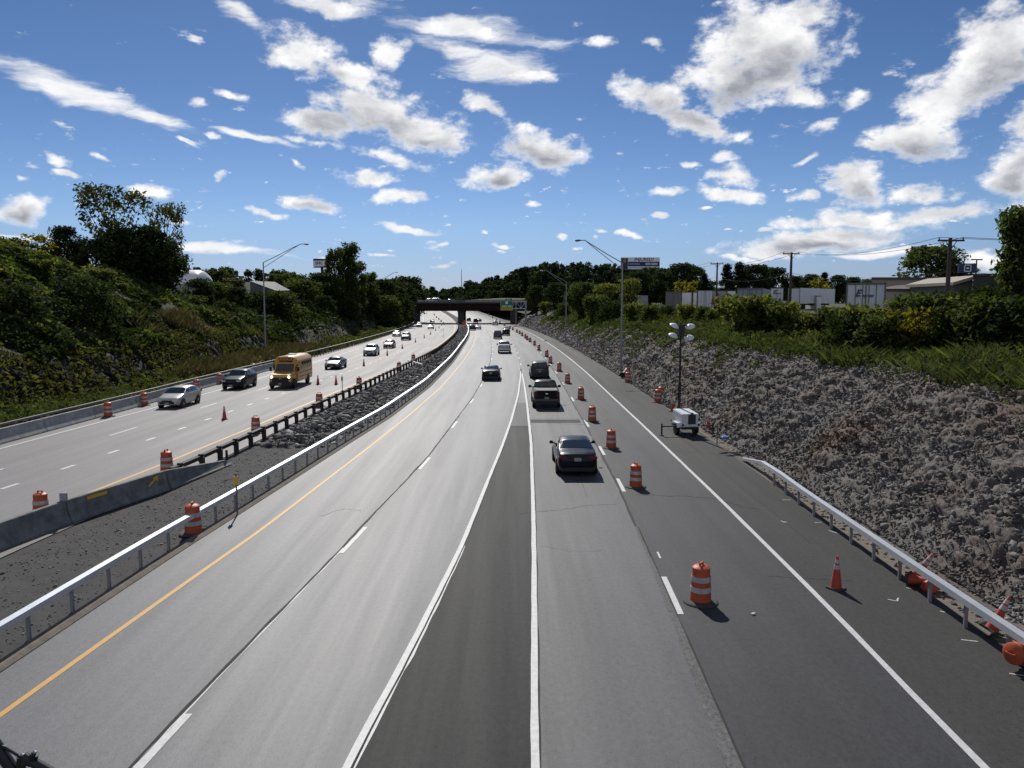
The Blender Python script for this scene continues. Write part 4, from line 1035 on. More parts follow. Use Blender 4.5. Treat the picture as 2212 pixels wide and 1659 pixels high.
VK = dict(
    sedan=dict(L=4.85, W=1.84, wheel=(-.30, .31, .335),
        zt=[(0, .78), (.018, 1.03), (.06, 1.09), (.15, 1.12), (.19, 1.15), (.37, 1.40), (.46, 1.445), (.58, 1.42), (.74, 1.04), (.79, .98), (.94, .80), (.985, .68), (1, .55)],
        zb=[(0, .74), (.03, .93), (.2, 1.0), (.5, .95), (.75, .93), (.94, .74), (1, .52)],
        rear=(.195, .355), front=(.60, .735), sides=((.24, .44), (.455, .66))),
    hatch=dict(L=4.45, W=1.76, wheel=(-.29, .31, .32),
        zt=[(0, .72), (.015, .95), (.05, 1.08), (.17, 1.42), (.27, 1.485), (.42, 1.50), (.55, 1.45), (.73, 1.05), (.78, .99), (.94, .83), (.985, .70), (1, .55)],
        zb=[(0, .70), (.03, .98), (.2, 1.02), (.5, .97), (.74, .94), (.94, .76), (1, .52)],
        rear=(.06, .165), front=(.57, .725), sides=((.15, .26), (.275, .43), (.445, .63))),
    suv=dict(L=4.75, W=1.90, wheel=(-.29, .31, .37),
        zt=[(0, .82), (.012, 1.10), (.04, 1.20), (.13, 1.60), (.20, 1.69), (.40, 1.72), (.54, 1.66), (.71, 1.20), (.76, 1.14), (.94, 1.0), (.985, .86), (1, .65)],
        zb=[(0, .80), (.03, 1.13), (.2, 1.15), (.5, 1.10), (.72, 1.09), (.94, .92), (1, .62)],
        rear=(.045, .125), front=(.56, .70), sides=((.12, .24), (.255, .42), (.435, .61))),
    van=dict(L=5.1, W=1.99, wheel=(-.29, .32, .36),
        zt=[(0, .85), (.01, 1.05), (.025, 1.25), (.075, 1.66), (.12, 1.76), (.35, 1.80), (.60, 1.74), (.76, 1.22), (.80, 1.14), (.95, .98), (.985, .84), (1, .62)],
        zb=[(0, .82), (.03, 1.12), (.2, 1.14), (.5, 1.08), (.75, 1.08), (.95, .90), (1, .6)],
        rear=(.028, .072), front=(.62, .75), sides=((.10, .28), (.295, .47), (.485, .66))),
    boxvan=dict(L=5.0, W=1.95, wheel=(-.29, .32, .38),
        zt=[(0, .85), (.008, 1.10), (.016, 1.35), (.03, 1.78), (.05, 1.92), (.40, 1.95), (.60, 1.90), (.70, 1.35), (.74, 1.24), (.96, 1.12), (.985, .95), (1, .7)],
        zb=[(0, .82), (.02, 1.15), (.2, 1.2), (.5, 1.16), (.72, 1.18), (.95, 1.02), (1, .66)],
        rear=(.0165, .029), front=(.615, .69), sides=((.07, .26), (.275, .45), (.465, .63))),
    pickup=dict(L=5.85, W=2.03, wheel=(-.29, .33, .41),
        zt=[(0, 1.02), (.006, 1.30), (.012, 1.37), (.36, 1.37), (.372, 1.40), (.41, 1.82), (.45, 1.92), (.56, 1.91), (.61, 1.84), (.70, 1.40), (.74, 1.34), (.96, 1.20), (.985, 1.05), (1, .8)],
        zb=[(0, 1.0), (.01, 1.30), (.36, 1.30), (.45, 1.25), (.7, 1.22), (.95, 1.08), (1, .75)],
        rear=(.376, .407), front=(.62, .695), sides=((.43, .52), (.535, .645))),
)
WB = pts([(0, .82), (.02, .92), (.10, .975), (.3, 1), (.7, 1), (.9, .96), (.97, .86), (1, .74)])


def surf(k, s, t):
    """point on the body shell: s along the length (0 rear .. 1 front), t across (0 sill .. 6 roof centre)"""
    L, W = k['L'], k['W']; y = (s - .5) * L
    zt = np.interp(s, *pts(k['zt'])); zb = min(np.interp(s, *pts(k['zb'])), zt - .015); wb = np.interp(s, *WB) * W / 2
    g = max(0., min(1., (zt - zb) / .42)); zs = .24 + .10 * max(0, abs(s - .5) - .42) / .08
    if W > 1.95 and L > 5.5: zs += .18
    wr = wb * (.93 - .19 * g); cr = .02 + .05 * g
    P_ = [(wb * .90, zs), (wb * .985, zs + .32 * (zb - zs)), (wb, zs + .68 * (zb - zs)), (wb * .955, zb), (wr, zt - cr), (wr * .80, zt - cr * .22), (0, zt)]
    i = min(5, int(t)); f = t - i
    return Vector((P_[i][0] * (1 - f) + P_[i + 1][0] * f, y, P_[i][1] * (1 - f) + P_[i + 1][1] * f))


def patch(k, s0, s1, t0, t1, both, e=.012, n=5):
    """glass panel lying e metres proud of the shell; both = spans across the centre line, else a side panel"""
    c = surf(k, (s0 + s1) / 2, 2.); out = []
    if both:
        ts = list(np.linspace(t0, 6, n)); cols = [(t, 1) for t in ts] + [(t, -1) for t in ts[-2::-1]]
        d = surf(k, s1, 5.5) - surf(k, s0, 5.5); nr = Vector((0, -d.z, d.y)).normalized() * e
        if nr.z < 0: nr = -nr
        rows = [[Vector((surf(k, s, t).x * sg, surf(k, s, t).y, surf(k, s, t).z)) + nr for t, sg in cols] for s in np.linspace(s0, s1, 5)]
    else:
        rows = [[surf(k, s, t) + Vector((e, 0, .3 * e)) for t in np.linspace(t0, t1, 4)] for s in np.linspace(s0, s1, 5)]
    return rows


def grid(mb, rows, flip=False):
    n = len(rows[0]); b = [v for r in rows for v in r]
    fs = [(j * n + i, j * n + i + 1, (j + 1) * n + i + 1, (j + 1) * n + i) for j in range(len(rows) - 1) for i in range(n - 1)]
    return mb.add(b, [f[::-1] for f in fs] if flip else fs)


PAINT = dict(black=((.004, .004, .005), .5), navy=((.005, .006, .014), .5), charcoal=((.035, .037, .042), .5), grey=((.16, .17, .18), .5), silver=((.42, .43, .44), .6), white=((.62, .62, .61), 0.), gold=((.50, .47, .41), .4), maroon=((.11, .015, .015), .4), slate=((.07, .08, .09), .5))
for k_, (c_, m_) in list(PAINT.items()): PAINT[k_] = mat('paint_' + k_, c_, .3, m_ if c_[0] > .1 else .1, .4 if c_[0] > .1 else .22, coat=.35 if c_[0] > .1 else .12)


def vehicle(kind, name, paint, label, cat, loc, heading, oncoming, small=False, bed=None, lights=False):
    k = VK[kind]; L, W = k['L'], k['W']; pm = PAINT[paint]
    t = Vector((heading.x, heading.y, 0)).normalized() * (-1 if oncoming else 1)
    root = empty(name, loc, math.atan2(-t.x, t.y), label, cat, 'oncoming traffic' if oncoming else 'traffic driving away')
    ss = np.unique(np.concatenate([np.linspace(0, 1, 34 if not small else 22), [a for a, _ in k['zt']]])); ts = np.concatenate([np.linspace(0, 3, 7), np.linspace(3, 4, 4)[1:], [4.5, 5, 5.5, 6]])
    rows = []
    for s in ss:
        h = [surf(k, s, t_) for t_ in ts]; rows.append(h + [Vector((-v.x, v.y, v.z)) for v in h[-2::-1]])
    b = MB(); grid(b, rows); n = len(rows[0]); b.f.append(tuple(range(n))); b.f.append(tuple(range((len(rows) - 1) * n, len(rows) * n)))
    b.f.append  # the underside closes the shell
    m0 = [j * n for j in range(len(rows))]; m1 = [j * n + n - 1 for j in range(len(rows))]
    for j in range(len(rows) - 1): b.f.append((m0[j], m0[j + 1], m1[j + 1], m1[j]))
    b.build('body', pm, root, smooth=True)
    for nm, rg in (('rear_window', k['rear']), ('windshield', k['front'])):
        q = MB(); grid(q, patch(k, rg[0], rg[1], 4.12, 6, True)); q.build(nm, M['glass'], root, smooth=True)
    for s0, s1 in k['sides']:
        for sg in (1, -1):
            q = MB(); rw = patch(k, s0, s1, 3.18, 3.9, False); grid(q, [[Vector((v.x * sg, v.y, v.z)) for v in r] for r in rw], sg < 0); q.build('side_window', M['glass'], root)
    r_ = k['wheel'][2]
    for fy in k['wheel'][:2]:
        for sg in (1, -1):
            c = (sg * (W / 2 - .095), fy * L, r_); rt = Matrix.Rotation(R(90), 3, 'Y')
            if not small:
                q = MB(); q.lathe([(0, -.06), (r_ + .075, -.06), (r_ + .075, .06), (0, .06)], (sg * (W / 2 - .055), fy * L, r_ + .01), 22, rt); q.build('wheel_arch', M['plastic'], root)
            w = MB(); w.lathe([(r_ * .62, -.11), (r_ * .95, -.11), (r_, -.07), (r_, .07), (r_ * .95, .11), (r_ * .62, .11)], c, 22, rt); wo = w.build('wheel', M['tyre'], root)
            w = MB(); w.lathe([(0, -.112), (r_ * .2, -.112), (r_ * .64, -.10), (r_ * .64, .10), (r_ * .2, .112), (0, .112)], c, 14, rt); ro = w.build('rim', M['rim'], wo)
    zm = float(np.interp(.66, *pts(k['zb']))) + .07; big = 1.35 if kind in ('pickup', 'van') else 1.
    for sg in (1, -1):
        q = MB(); q.box((sg * (W / 2 + .10 * big), (.655 - .5) * L, zm + .02), (.20 * big, .10, .145 * big), taper=.8).box((sg * (W / 2 - .02), (.66 - .5) * L, zm - .02), (.14, .05, .05)); q.build('mirror', M['plastic'] if kind == 'pickup' else pm, root, bevel=.03)
    ye, yf = -L / 2, L / 2
    tall = kind in ('pickup', 'van', 'boxvan', 'suv')
    zl = {'sedan': .88, 'hatch': .93, 'suv': 1.06, 'van': 1.15, 'boxvan': 1.15, 'pickup': 1.10}[kind]
    for sg in (1, -1):
        q = MB()
        if kind in ('pickup', 'van', 'boxvan'): q.box((sg * W * .425, ye + .035, zl), (.17, .16, .42))
        else: q.box((sg * W * .36, ye + .055, zl), (.40, .15, .14)); q.box((sg * W * .43, ye + .15, zl + .01), (.10, .22, .12))
        q.build('taillight', M['taillamp'], root, bevel=.02)
        q = MB(); hz_ = float(np.interp(.955, *pts(k['zt']))) - .14
        q.box((sg * W * .35, yf - .15, hz_), (.40, .24, .13), Matrix.Rotation(-sg * .30, 3, 'Z')); q.build('headlight', M['lit'] if lights else M['headlamp'], root, bevel=.02)
    q = MB(); hz_ = float(np.interp(.965, *pts(k['zt']))) - .2; q.box((0, yf - .075, hz_), (W * .44, .17, .17)); q.build('grille', M['plastic'], root, bevel=.015)
    q = MB(); q.box((0, yf - .03, .46 if kind != 'pickup' else .62), (W * .62, .12, .16)); q.build('air_intake', M['plastic'], root, bevel=.015)
    q = MB(); q.box((0, yf + .035, .42 if kind != 'pickup' else .62), (.31, .02, .15)); q.build('license_plate', M['plate'], root)
    q = MB(); q.box((0, ye - .012, {'sedan': .80, 'hatch': .80}.get(kind, .82)), (.31, .03, .155)); q.build('license_plate', M['plate'], root)
    q = MB(); q.box((0, ye + .07, .37 if kind != 'pickup' else .50), (W * .80, .20, .22)); q.build('bumper', M['plastic'], root, bevel=.03)
    if kind == 'pickup':
        q = MB(); q.box((0, ye - .03, .68), (W * .94, .22, .17)); q.build('rear_bumper', M['chrome'] if paint != 'black' else M['tonneau'], root, bevel=.03)
        rw = [[Vector(((surf(k, s, 4.3).x - .03) * x, surf(k, s, 4).y, 1.385)) for x in (-1, -.5, 0, .5, 1)] for s in np.linspace(.015, .355, 6)]
        q = MB(); grid(q, rw); q.build('bed_cover', bed or M['plastic'], root, fix=False)
        q = MB(); q.box((0, ye - .008, 1.12), (W * .66, .03, .40)); q.build('tailgate', pm, root, bevel=.012)
        q = MB(); q.lathe([(0, 0), (.12, 0), (.12, .015), (0, .02)], (0, ye - .022, 1.14), 16, Matrix.Diagonal((1, 1, .45)).to_3x3() @ Matrix.Rotation(R(90), 3, 'X')); q.build('badge', M['chrome'], root)
    elif not small:
        q = MB(); q.box((0, ye + .01, zl + (.02 if not tall else -.15)), (W * .36, .03, .035)); q.build('trunk_trim', M['chrome'] if kind == 'van' else M['plastic'], root, bevel=.008)
    return root


def put(kind, name, paint, u, v, label, cat, oncoming=False, **kw):
    p = P(u, v); L = VK[kind]['L']
    for _ in range(3):                                  # the tyre line nearest the viewer lies at (u, v)
        zz = float(zroad(p.y)); p = P(u, v, zz)
    t = tangent(p.y); c = p + t * (L / 2)
    return vehicle(kind, name, paint, label, cat, (c.x, c.y, float(zroad(c.y))), t, oncoming, **kw)


put('sedan', 'sedan', 'navy', 1248, 1031, 'dark blue sedan driving away, nearest car in the ramp lane', 'car')
put('pickup', 'pickup_truck', 'black', 1181, 884, 'black pickup truck with a flat grey bed cover driving away in the ramp lane', 'pickup truck', bed=M['tonneau'])
put('van', 'minivan', 'charcoal', 1166, 819, 'dark grey minivan driving away just ahead of the black pickup', 'minivan')
put('sedan', 'sedan', 'black', 1060, 823, 'black sedan alone in the middle of the two main lanes driving away', 'car')
put('pickup', 'pickup_truck', 'silver', 1089.5, 764, 'pale grey pickup truck driving away beyond the black sedan', 'pickup truck', bed=M['greyprint'])
put('boxvan', 'passenger_van', 'slate', 1075.5, 732.5, 'tall dark grey van driving away in front of the pale pickup', 'van', small=True)
put('suv', 'suv', 'black', 1093.5, 725.5, 'black sport utility vehicle partly hidden by the tall dark grey van', 'car', small=True)
put('sedan', 'sedan', 'charcoal', 1095, 717.5, 'charcoal sedan just ahead of the black sport utility vehicle', 'car', small=True)
put('sedan', 'sedan', 'silver', 1033.5, 712, 'silver sedan driving away near the yellow line before the overpass', 'car', small=True)
put('suv', 'suv', 'white', 1070.5, 703, 'white sport utility vehicle driving away at the edge of the overpass shadow', 'car', small=True)
put('suv', 'suv', 'black', 1028, 697.5, 'dark sport utility vehicle beneath the overpass, nearest the pier', 'car', small=True)
put('sedan', 'sedan', 'charcoal', 1036, 695, 'dark grey sedan beneath the overpass, right of the one nearest the pier', 'car', small=True)
put('sedan', 'sedan', 'black', 1028.5, 689.5, 'black sedan just beyond the overpass, in the left lane', 'car', small=True)
put('suv', 'suv', 'charcoal', 1013, 690, 'dark grey car seen right beside the overpass pier beyond the bridge', 'car', small=True)
put('van', 'minivan', 'charcoal', 1020, 684, 'grey van farthest away beyond the overpass on the right roadway', 'van', small=True)
put('hatch', 'hatchback', 'gold', 361, 884, 'pale silver gold hatchback coming toward the viewer, nearest oncoming car', 'car', True)
put('suv', 'suv', 'black', 499, 843, 'black sport utility vehicle coming toward the viewer behind the hatchback', 'car', True)
put('sedan', 'sedan', 'slate', 716, 799, 'slate grey sedan coming toward the viewer behind the school bus', 'car', True)
put('suv', 'suv', 'silver', 797, 769.5, 'silver sport utility vehicle coming toward the viewer beside the cones', 'car', True)
put('hatch', 'hatchback', 'maroon', 838, 753, 'maroon car with a pale sunlit roof coming toward the viewer', 'car', True)
put('suv', 'suv', 'slate', 875, 735.5, 'dark silver car coming toward the viewer, right one of a side by side pair', 'car', True, small=True)
put('sedan', 'sedan', 'silver', 855, 727.5, 'silver sedan coming toward the viewer, left one of a side by side pair', 'car', True, small=True)
put('suv', 'suv', 'white', 905, 707, 'white car coming toward the viewer close to the far guide rail', 'car', True, small=True)
put('sedan', 'sedan', 'grey', 930, 711, 'grey sedan coming toward the viewer just before the overpass shadow', 'car', True, small=True)
put('sedan', 'sedan', 'white', 933.5, 688.5, 'white sedan coming toward the viewer beyond the overpass', 'car', True, small=True)


# ---- school bus
def school_bus(u, v):
    by = mat('school_bus_yellow', (.62, .30, .018), .35, coat=.5); dk = mat('school_bus_black', (.012, .012, .012), .5)
    p = P(u, v); t = -tangent(p.y); L = 7.0; c = p - t * (L / 2)
    root = empty('school_bus', (c.x, c.y, 0), math.atan2(-t.x, t.y), 'short yellow school bus with lit headlights coming toward the viewer', 'school bus', 'oncoming traffic')
    yb, yc, yf = -3.5, 1.55, 3.5; w = 1.13
    prof = [(w * .97, .52), (w, .9), (w, 2.25), (w * .97, 2.5), (w * .86, 2.72), (w * .6, 2.86), (0, 2.92)]; prof = prof + [(-x, z) for x, z in prof[-2::-1]]
    b = MB()
    rings = [[(x * k, y, .52 + (z - .52) * h) for x, z in prof] for y, k, h in ((yb, .95, .97), (yb + .06, 1, 1), (yc - .25, 1, 1), (yc, .985, .985))]
    b.sweep(rings); b.build('body', by, root, smooth=True)
    b = MB(); ring = [(-.93, .5), (.93, .5), (.98, .95), (.95, 1.45), (.9, 1.55), (-.9, 1.55), (-.95, 1.45), (-.98, .95)]
    b.sweep([[(x, y, .5 + (z - .5) * h) for x, z in ring] for y, h in ((yc - .1, 1.05), (yc + .5, 1.0), (yf - .35, .87), (yf - .06, .78), (yf, .66))]); b.build('hood', by, root, smooth=True, bevel=.03)
    b = MB(); b.sweep([[(x, y, z) for x, z in ((-.98, 1.5), (.98, 1.5), (.93, h), (-.93, h))] for y, h in ((yc - .3, 2.28), (yc + .05, 2.24), (yc + .62, 1.52))]); b.build('cab', by, root, smooth=True)
    b = MB(); b.add([(-.84, yc + .64, 1.56), (.84, yc + .64, 1.56), (.80, yc + .11, 2.2), (-.80, yc + .11, 2.2)], [(0, 1, 2, 3)]); b.build('windshield', M['glass'], root)
    b = MB(); b.box((0, yc + .012, 2.42), (1.25, .03, .17)); b.build('upper_window', M['glass'], root)
    b = MB(); b.box((0, yc + .03, 2.66), (1.3, .05, .12)); b.build('destination_cap', by, root, bevel=.02)
    for x in (-.16, 0, .16): b = MB(); b.box((x, yc - .06, 2.90), (.07, .07, .05)); b.build('marker_lamp', M['taillamp'], root, bevel=.015)
    for sg in (-1, 1):
        for x in (.62, .86): b = MB(); b.lathe([(0, 0), (.085, 0), (.085, .05), (0, .06)], (sg * x, yc + .0, 2.66 if x < .7 else 2.58), 12, Matrix.Rotation(R(-90), 3, 'X')); b.build('warning_lamp', M['taillamp'] if x < .7 else M['signyellow'], root)
        for i in range(5):
            y = yb + .75 + i * .70; b = MB(); b.box((sg * (w + .002), y, 1.98), (.03, .58, .62)); b.build('side_window', M['glass'], root, bevel=.03)
        b = MB(); b.box((sg * (w - .03), yc + .02, 1.87), (.05, .5, .5)); b.build('cab_window', M['glass'], root)
        for z in (.95, 1.32): b = MB(); b.box((sg * (w + .004), -1.1, z), (.03, 4.7, .05)); b.build('rub_rail', dk, root)
        b = MB(); b.lathe([(0, -.05), (.11, -.05), (.11, .04), (0, .05)], (sg * .78, yf - .03, 1.12), 16, Matrix.Rotation(R(-90), 3, 'X')); b.build('headlight', M['lit'], root)
        b = MB(); b.box((sg * .78, yf - .06, .98), (.34, .12, .12)); b.build('turn_lamp', M['headlamp'], root, bevel=.02)
        b = MB(); b.box((sg * 1.28, yc + .55, 1.75), (.2, .1, .42)).tube((sg * .95, yc + .5, 1.6), (sg * 1.28, yc + .55, 1.6), .025); b.build('mirror', dk, root, bevel=.02)
        for y in (yb + 1.6, yf - .95):
            rt = Matrix.Rotation(R(90), 3, 'Y'); cc = (sg * (w - .16), y, .40)
            q = MB(); q.lathe([(0, -.05), (.49, -.05), (.49, .05), (0, .05)], (sg * (w - .04), y, .46), 20, rt); q.build('wheel_arch', M['plastic'], root)
            q = MB(); q.lathe([(.24, -.13), (.38, -.13), (.40, -.1), (.40, .1), (.38, .13), (.24, .13)], (sg * (w - .10), y, .40), 20, rt); wo = q.build('wheel', M['tyre'], root)
            q = MB(); q.lathe([(0, -.1), (.25, -.125), (.25, .125), (0, .1)], (sg * (w - .10), y, .40), 14, rt); q.build('rim', M['rim'], wo)
    b = MB(); b.box((w + .004, .95, 1.35), (.035, .62, 1.5)); b.build('entry_door', dk, root)
    b = MB(); b.box((0, yf - .0, .86), (1.5, .14, .44)); b.build('grille', dk, root, bevel=.03)
    b = MB(); b.box((0, yf + .05, .5), (1.98, .22, .34)); b.build('bumper', dk, root, bevel=.04)
    b = MB(); b.box((0, yf + .17, .52), (.31, .02, .15)); b.build('license_plate', M['plate'], root)
    b = MB(); b.box((0, yf + .08, 1.0), (.2, .02, .06)); b.build('badge', M['chrome'], root)
    b = MB(); b.box((.1, -.9, 2.95), (.75, .75, .12), taper=.85); b.build('roof_hatch', M['white_metal'], root, bevel=.03)
    b = MB(); b.add([(-1.02, yb + .1, 2.52), (1.02, yb + .1, 2.52), (1.02, yc - .3, 2.52), (-1.02, yc - .3, 2.52)], [(0, 1, 2, 3)])
    text('SCHOOL BUS', 'lettering', .15, M['signblack'], root, (0, yc + .062, 2.66), (R(90), 0, R(180)))


school_bus(606, 841)


# ------------------------------------------------------------------ overpass and overhead sign
def overpass():
    Yb = 316.; root = empty('overpass', (-21, Yb, 0), 0, 'dark rusty steel overpass crossing both roadways in the distance', 'bridge')
    def lx(u): return at(u, 660, Yb).x + 21
    z0, z1 = 5.35, 8.45; x0, x1 = -80, 60
    b = MB(); b.box(((x0 + x1) / 2, 0, (z0 + z1) / 2), (x1 - x0, .12, z1 - z0))
    for x in np.arange(x0, x1, 3.2): b.box((x, -.11, (z0 + z1) / 2), (.12, .10, z1 - z0 - .3))
    b.box(((x0 + x1) / 2, -.12, z0 + .08), (x1 - x0, .45, .12)); b.box(((x0 + x1) / 2, -.12, z1 - .1), (x1 - x0, .45, .12)); b.build('girder', M['weathering'], root)
    b = MB(); b.box(((x0 + x1) / 2, 8, z1 + .18), (x1 - x0, 16.8, .36)); b.box(((x0 + x1) / 2, 8, z0 + 1.6), (x1 - x0, 13, .5)); b.build('deck', M['pierconc'], root)
    b = MB(); b.box(((x0 + x1) / 2, 15.6, (z0 + z1) / 2), (x1 - x0, .12, z1 - z0)); b.build('girder', M['weathering'], root)
    b = MB()
    for dy in (0.1, 16.):
        b.box(((x0 + x1) / 2, dy, z1 + .62), (x1 - x0, .25, .5)); b.box(((x0 + x1) / 2, dy, z1 + 1.15), (x1 - x0, .12, .16)); b.box(((x0 + x1) / 2, dy, z1 + 1.45), (x1 - x0, .10, .12))
        for x in np.arange(x0, x1, 2.4): b.box((x, dy, z1 + 1.1), (.1, .12, .8))
    b.build('parapet', M['railsteel'], root)
    b = MB(); b.box((lx(995), 1.2, 2.6), (2.5, 1.6, 5.9), taper=.96); b.box((lx(995), 8, 2.6), (2.0, 2, 5.9)); b.box((lx(995), 14.6, 2.6), (2.5, 1.6, 5.9)); b.box((lx(995), 8, 5.15), (2.7, 16, .5)); b.build('pier', M['pierconc'], root)
    for u, w in ((889, 3.2), (1110, 3.0)):
        b = MB(); b.box((lx(u), 8, 3.), (w, 16.5, 6.6)); b.build('abutment', M['pierconc'], root, bevel=.05)


overpass()


def deck_vehicle(kind, paint, u, label, y=322., onc=False):
    p = at(u, 650, y); vehicle(kind, {'sedan': 'sedan', 'suv': 'suv', 'van': 'minivan', 'boxvan': 'passenger_van', 'pickup': 'pickup_truck'}[kind], paint, label, 'car', (p.x, y, 8.81), Vector((1, 0, 0)), onc, small=True)


deck_vehicle('suv', 'white', 889, 'white sport utility vehicle on the overpass deck, leftmost in its queue')
deck_vehicle('sedan', 'white', 903, 'white sedan on the overpass deck, second from the left end')
deck_vehicle('boxvan', 'grey', 947, 'grey van on the overpass deck left of the pier', 325.)
deck_vehicle('suv', 'white', 931, 'white car on the overpass deck just left of the grey van', 321.)
deck_vehicle('sedan', 'grey', 972, 'grey sedan on the overpass deck above the pier')


def gantry():
    Yg = 290.; p = at(1135.6, 700, Yg); root = empty('overhead_sign', (p.x, Yg, 0), 0, 'green exit sign with a yellow strip on a steel cantilever gantry before the overpass', 'road sign')
    def l(u, v): q = at(u, v, Yg); return q.x - p.x, q.z
    zt = l(0, 649.5)[1]
    b = MB(); b.box((0, .0, zt / 2), (.7, .6, zt)); b.build('post', M['galvpost'], root, bevel=.03)
    x2 = l(1115, 0)[0]; b = MB(); b.box((x2, 0.8, zt / 2 - .4), (.28, .28, zt - .8)); b.build('post', M['galvpost'], root)
    xl = l(1083, 0)[0]; za, zb = l(0, 651)[1], l(0, 666.5)[1]
    b = MB()
    for dy in (-.5, .5):
        for z in (za, zb): b.box((xl / 2, dy, z), (-xl, .18, .2))
        n = 5
        for i in range(n):
            xa, xb = xl * i / n, xl * (i + 1) / n; b.tube((xa, dy, zb if i % 2 else za), (xb, dy, za if i % 2 else zb), .06, n=5); b.tube((xb, dy, zb), (xb, dy, za), .06, n=5)
    b.build('truss', M['galv'], root)
    (xa, z1), (xb, z2) = l(1081.5, 649.7), l(1107.7, 664.2); _, z3 = l(0, 670.3)
    b = MB(); b.box(((xa + xb) / 2, -.75, (z1 + z2) / 2), (xb - xa, .06, z1 - z2)); s = b.build('sign_panel', M['signgreen'], root)
    b = MB(); b.box(((xa + xb) / 2, -.75, (z2 + z3) / 2), (xb - xa, .06, z2 - z3 - .02)); e = b.build('exit_only_strip', M['signyellow'], root)
    (ta, tz1), (tb, tz2) = l(1092, 645), l(1106, 649.6)
    b = MB(); b.box(((ta + tb) / 2, -.75, (tz1 + tz2) / 2), (tb - ta, .06, tz1 - tz2)); t = b.build('exit_tab', M['signgreen'], root)
    b = MB()
    for xx in (xa + .04, xb - .04): b.box((xx, -.79, (z1 + z2) / 2), (.06, .02, z1 - z2))
    b.box(((xa + xb) / 2, -.79, z1 - .04), (xb - xa, .02, .06)); b.build('border', M['signwhite'], s)
    b = MB(); b.lathe([(0, 0), (.55, 0), (.55, .03), (0, .03)], ((xa + xb) / 2, -.79, z2 + 1.75), 8, Matrix.Rotation(R(90), 3, 'X')); b.build('route_shield', M['signwhite'], s)
    b = MB(); x = xa + .55
    for w in (.3, .25, .28, .2, .3, None, .3, .26, .3, .28):
        if w: b.box((x + w / 2, -.79, z2 + .5), (w, .02, .42)); x += w + .1
        else: x += .3
    b.build('legend', M['signwhite'], s)
    text('EXIT', 'legend', .62, M['signwhite'], t, ((ta + tb) / 2, -.79, (tz1 + tz2) / 2), (R(90), 0, 0))
    text('EXIT', 'legend', .62, M['signblack'], e, (xa + 1.05, -.79, (z2 + z3) / 2), (R(90), 0, 0)); text('ONLY', 'legend', .62, M['signblack'], e, (xb - 1.05, -.79, (z2 + z3) / 2), (R(90), 0, 0))
    xm = (xa + xb) / 2; zm = (z2 + z3) / 2; b = MB(); b.add([(xm - .1, -.79, zm + .35), (xm + .1, -.79, zm + .35), (xm + .1, -.79, zm), (xm + .3, -.79, zm), (xm, -.79, zm - .38), (xm - .3, -.79, zm), (xm - .1, -.79, zm)], [(0, 1, 2, 3, 4, 5, 6)]); b.build('arrow', M['signblack'], e)


gantry()


def diamond(u, v, Y, size, m, label, gz=0.):
    c = at(u, v, Y); root = empty('diamond_sign', (c.x, Y, gz), 0, label, 'road sign'); b = MB(); b.box((0, 0, 0), (size, .04, size), Matrix.Rotation(R(45), 3, 'Y')); o = b.build('sign_panel', m, root); o.location = (0, -.06, c.z - gz)
    b = MB(); b.box((0, 0, (c.z - gz) / 2), (.08, .06, c.z - gz + .3)); b.build('post', M['greysteel'], root)


diamond(1003, 697, 262, 1.15, M['signorange'], 'orange diamond work sign in the median in front of the overpass pier')
diamond(875, 690, 300, 1.35, M['greyprint'], 'grey back of a diamond sign beside the far left abutment')


# ------------------------------------------------------------------ lamp posts, poles and wires
def lamp_post(base, top, head, label, z=None, Y=None, r=.11, arm2=True):
    Y = P(*base).y if Y is None else Y; pb = at(*base, Y); pt = at(*top, Y); ph = at(*head, Y); z = pb.z if z is None else z
    root = empty('street_lamp', (pb.x, Y, z), 0, label, 'street lamp', 'highway lamp posts'); o = Vector((pb.x, Y, z))
    t = pt - o; t.x *= .4; h = ph - o
    b = MB(); b.tube((0, 0, -.3), t, r * 1.25, r * .75, 10); b.box((0, 0, .12), (.45, .45, .25)); b.build('pole', M['galvpost'], root, smooth=True)
    s = 1 if h.x > 0 else -1; q = [t, t.lerp(h, .35) + Vector((0, 0, .12)), t.lerp(h, .7) + Vector((0, 0, .32)), Vector((h.x - s * .8, 0, h.z + .02)), Vector((h.x - s * .3, 0, h.z + .02))]
    b = MB(); b.path(q, r * .45)
    if arm2: b.path([t - Vector((0, 0, .75)), q[1] - Vector((0, 0, .42)), q[2] - Vector((0, 0, .12)), q[3]], r * .35)
    b.build('arm', M['galvpost'], root)
    b = MB(); b.lathe([(0, -.08), (.13, -.07), (.2, 0), (.14, .09), (0, .12)], (0, 0, 0), 12, Matrix.Diagonal((2.2, 1, 1)).to_3x3()); hd = b.build('lamp_head', M['greysteel'], root, smooth=True); hd.location = h
    b = MB(); b.lathe([(0, -.16), (.12, -.10), (.15, -.05), (0, -.05)], (s * .08, 0, 0), 10, Matrix.Diagonal((1.6, 1, 1)).to_3x3()); b.build('lamp_lens', M['headlamp'], hd, smooth=True)


lamp_post((574, 775), (570.5, 567), (662, 527.5), 'tall lamp post with a long arm by the far guide rail behind the school bus', .05)
lamp_post((812, 706), (813, 610), (857, 588.5), 'distant lamp post in front of the dark trees on the left bank', 0, 255)
lamp_post((1341, 808), (1344.5, 568), (1248, 519.5), 'tallest lamp post, standing at the foot of the rock with its arm over the shoulder')
lamp_post((1222, 745), (1224, 609), (1172, 584.5), 'lamp post farther along the rock face, arm pointing left')
lamp_post((1281, 652), (1281, 606), (1273, 603.5), 'small far lamp post before the wooded hill on the right', 7., 300, arm2=False)
lamp_post((878, 660), (879, 625), (906, 611), 'faint far lamp post left of the overpass deck', 8, 380, arm2=False)


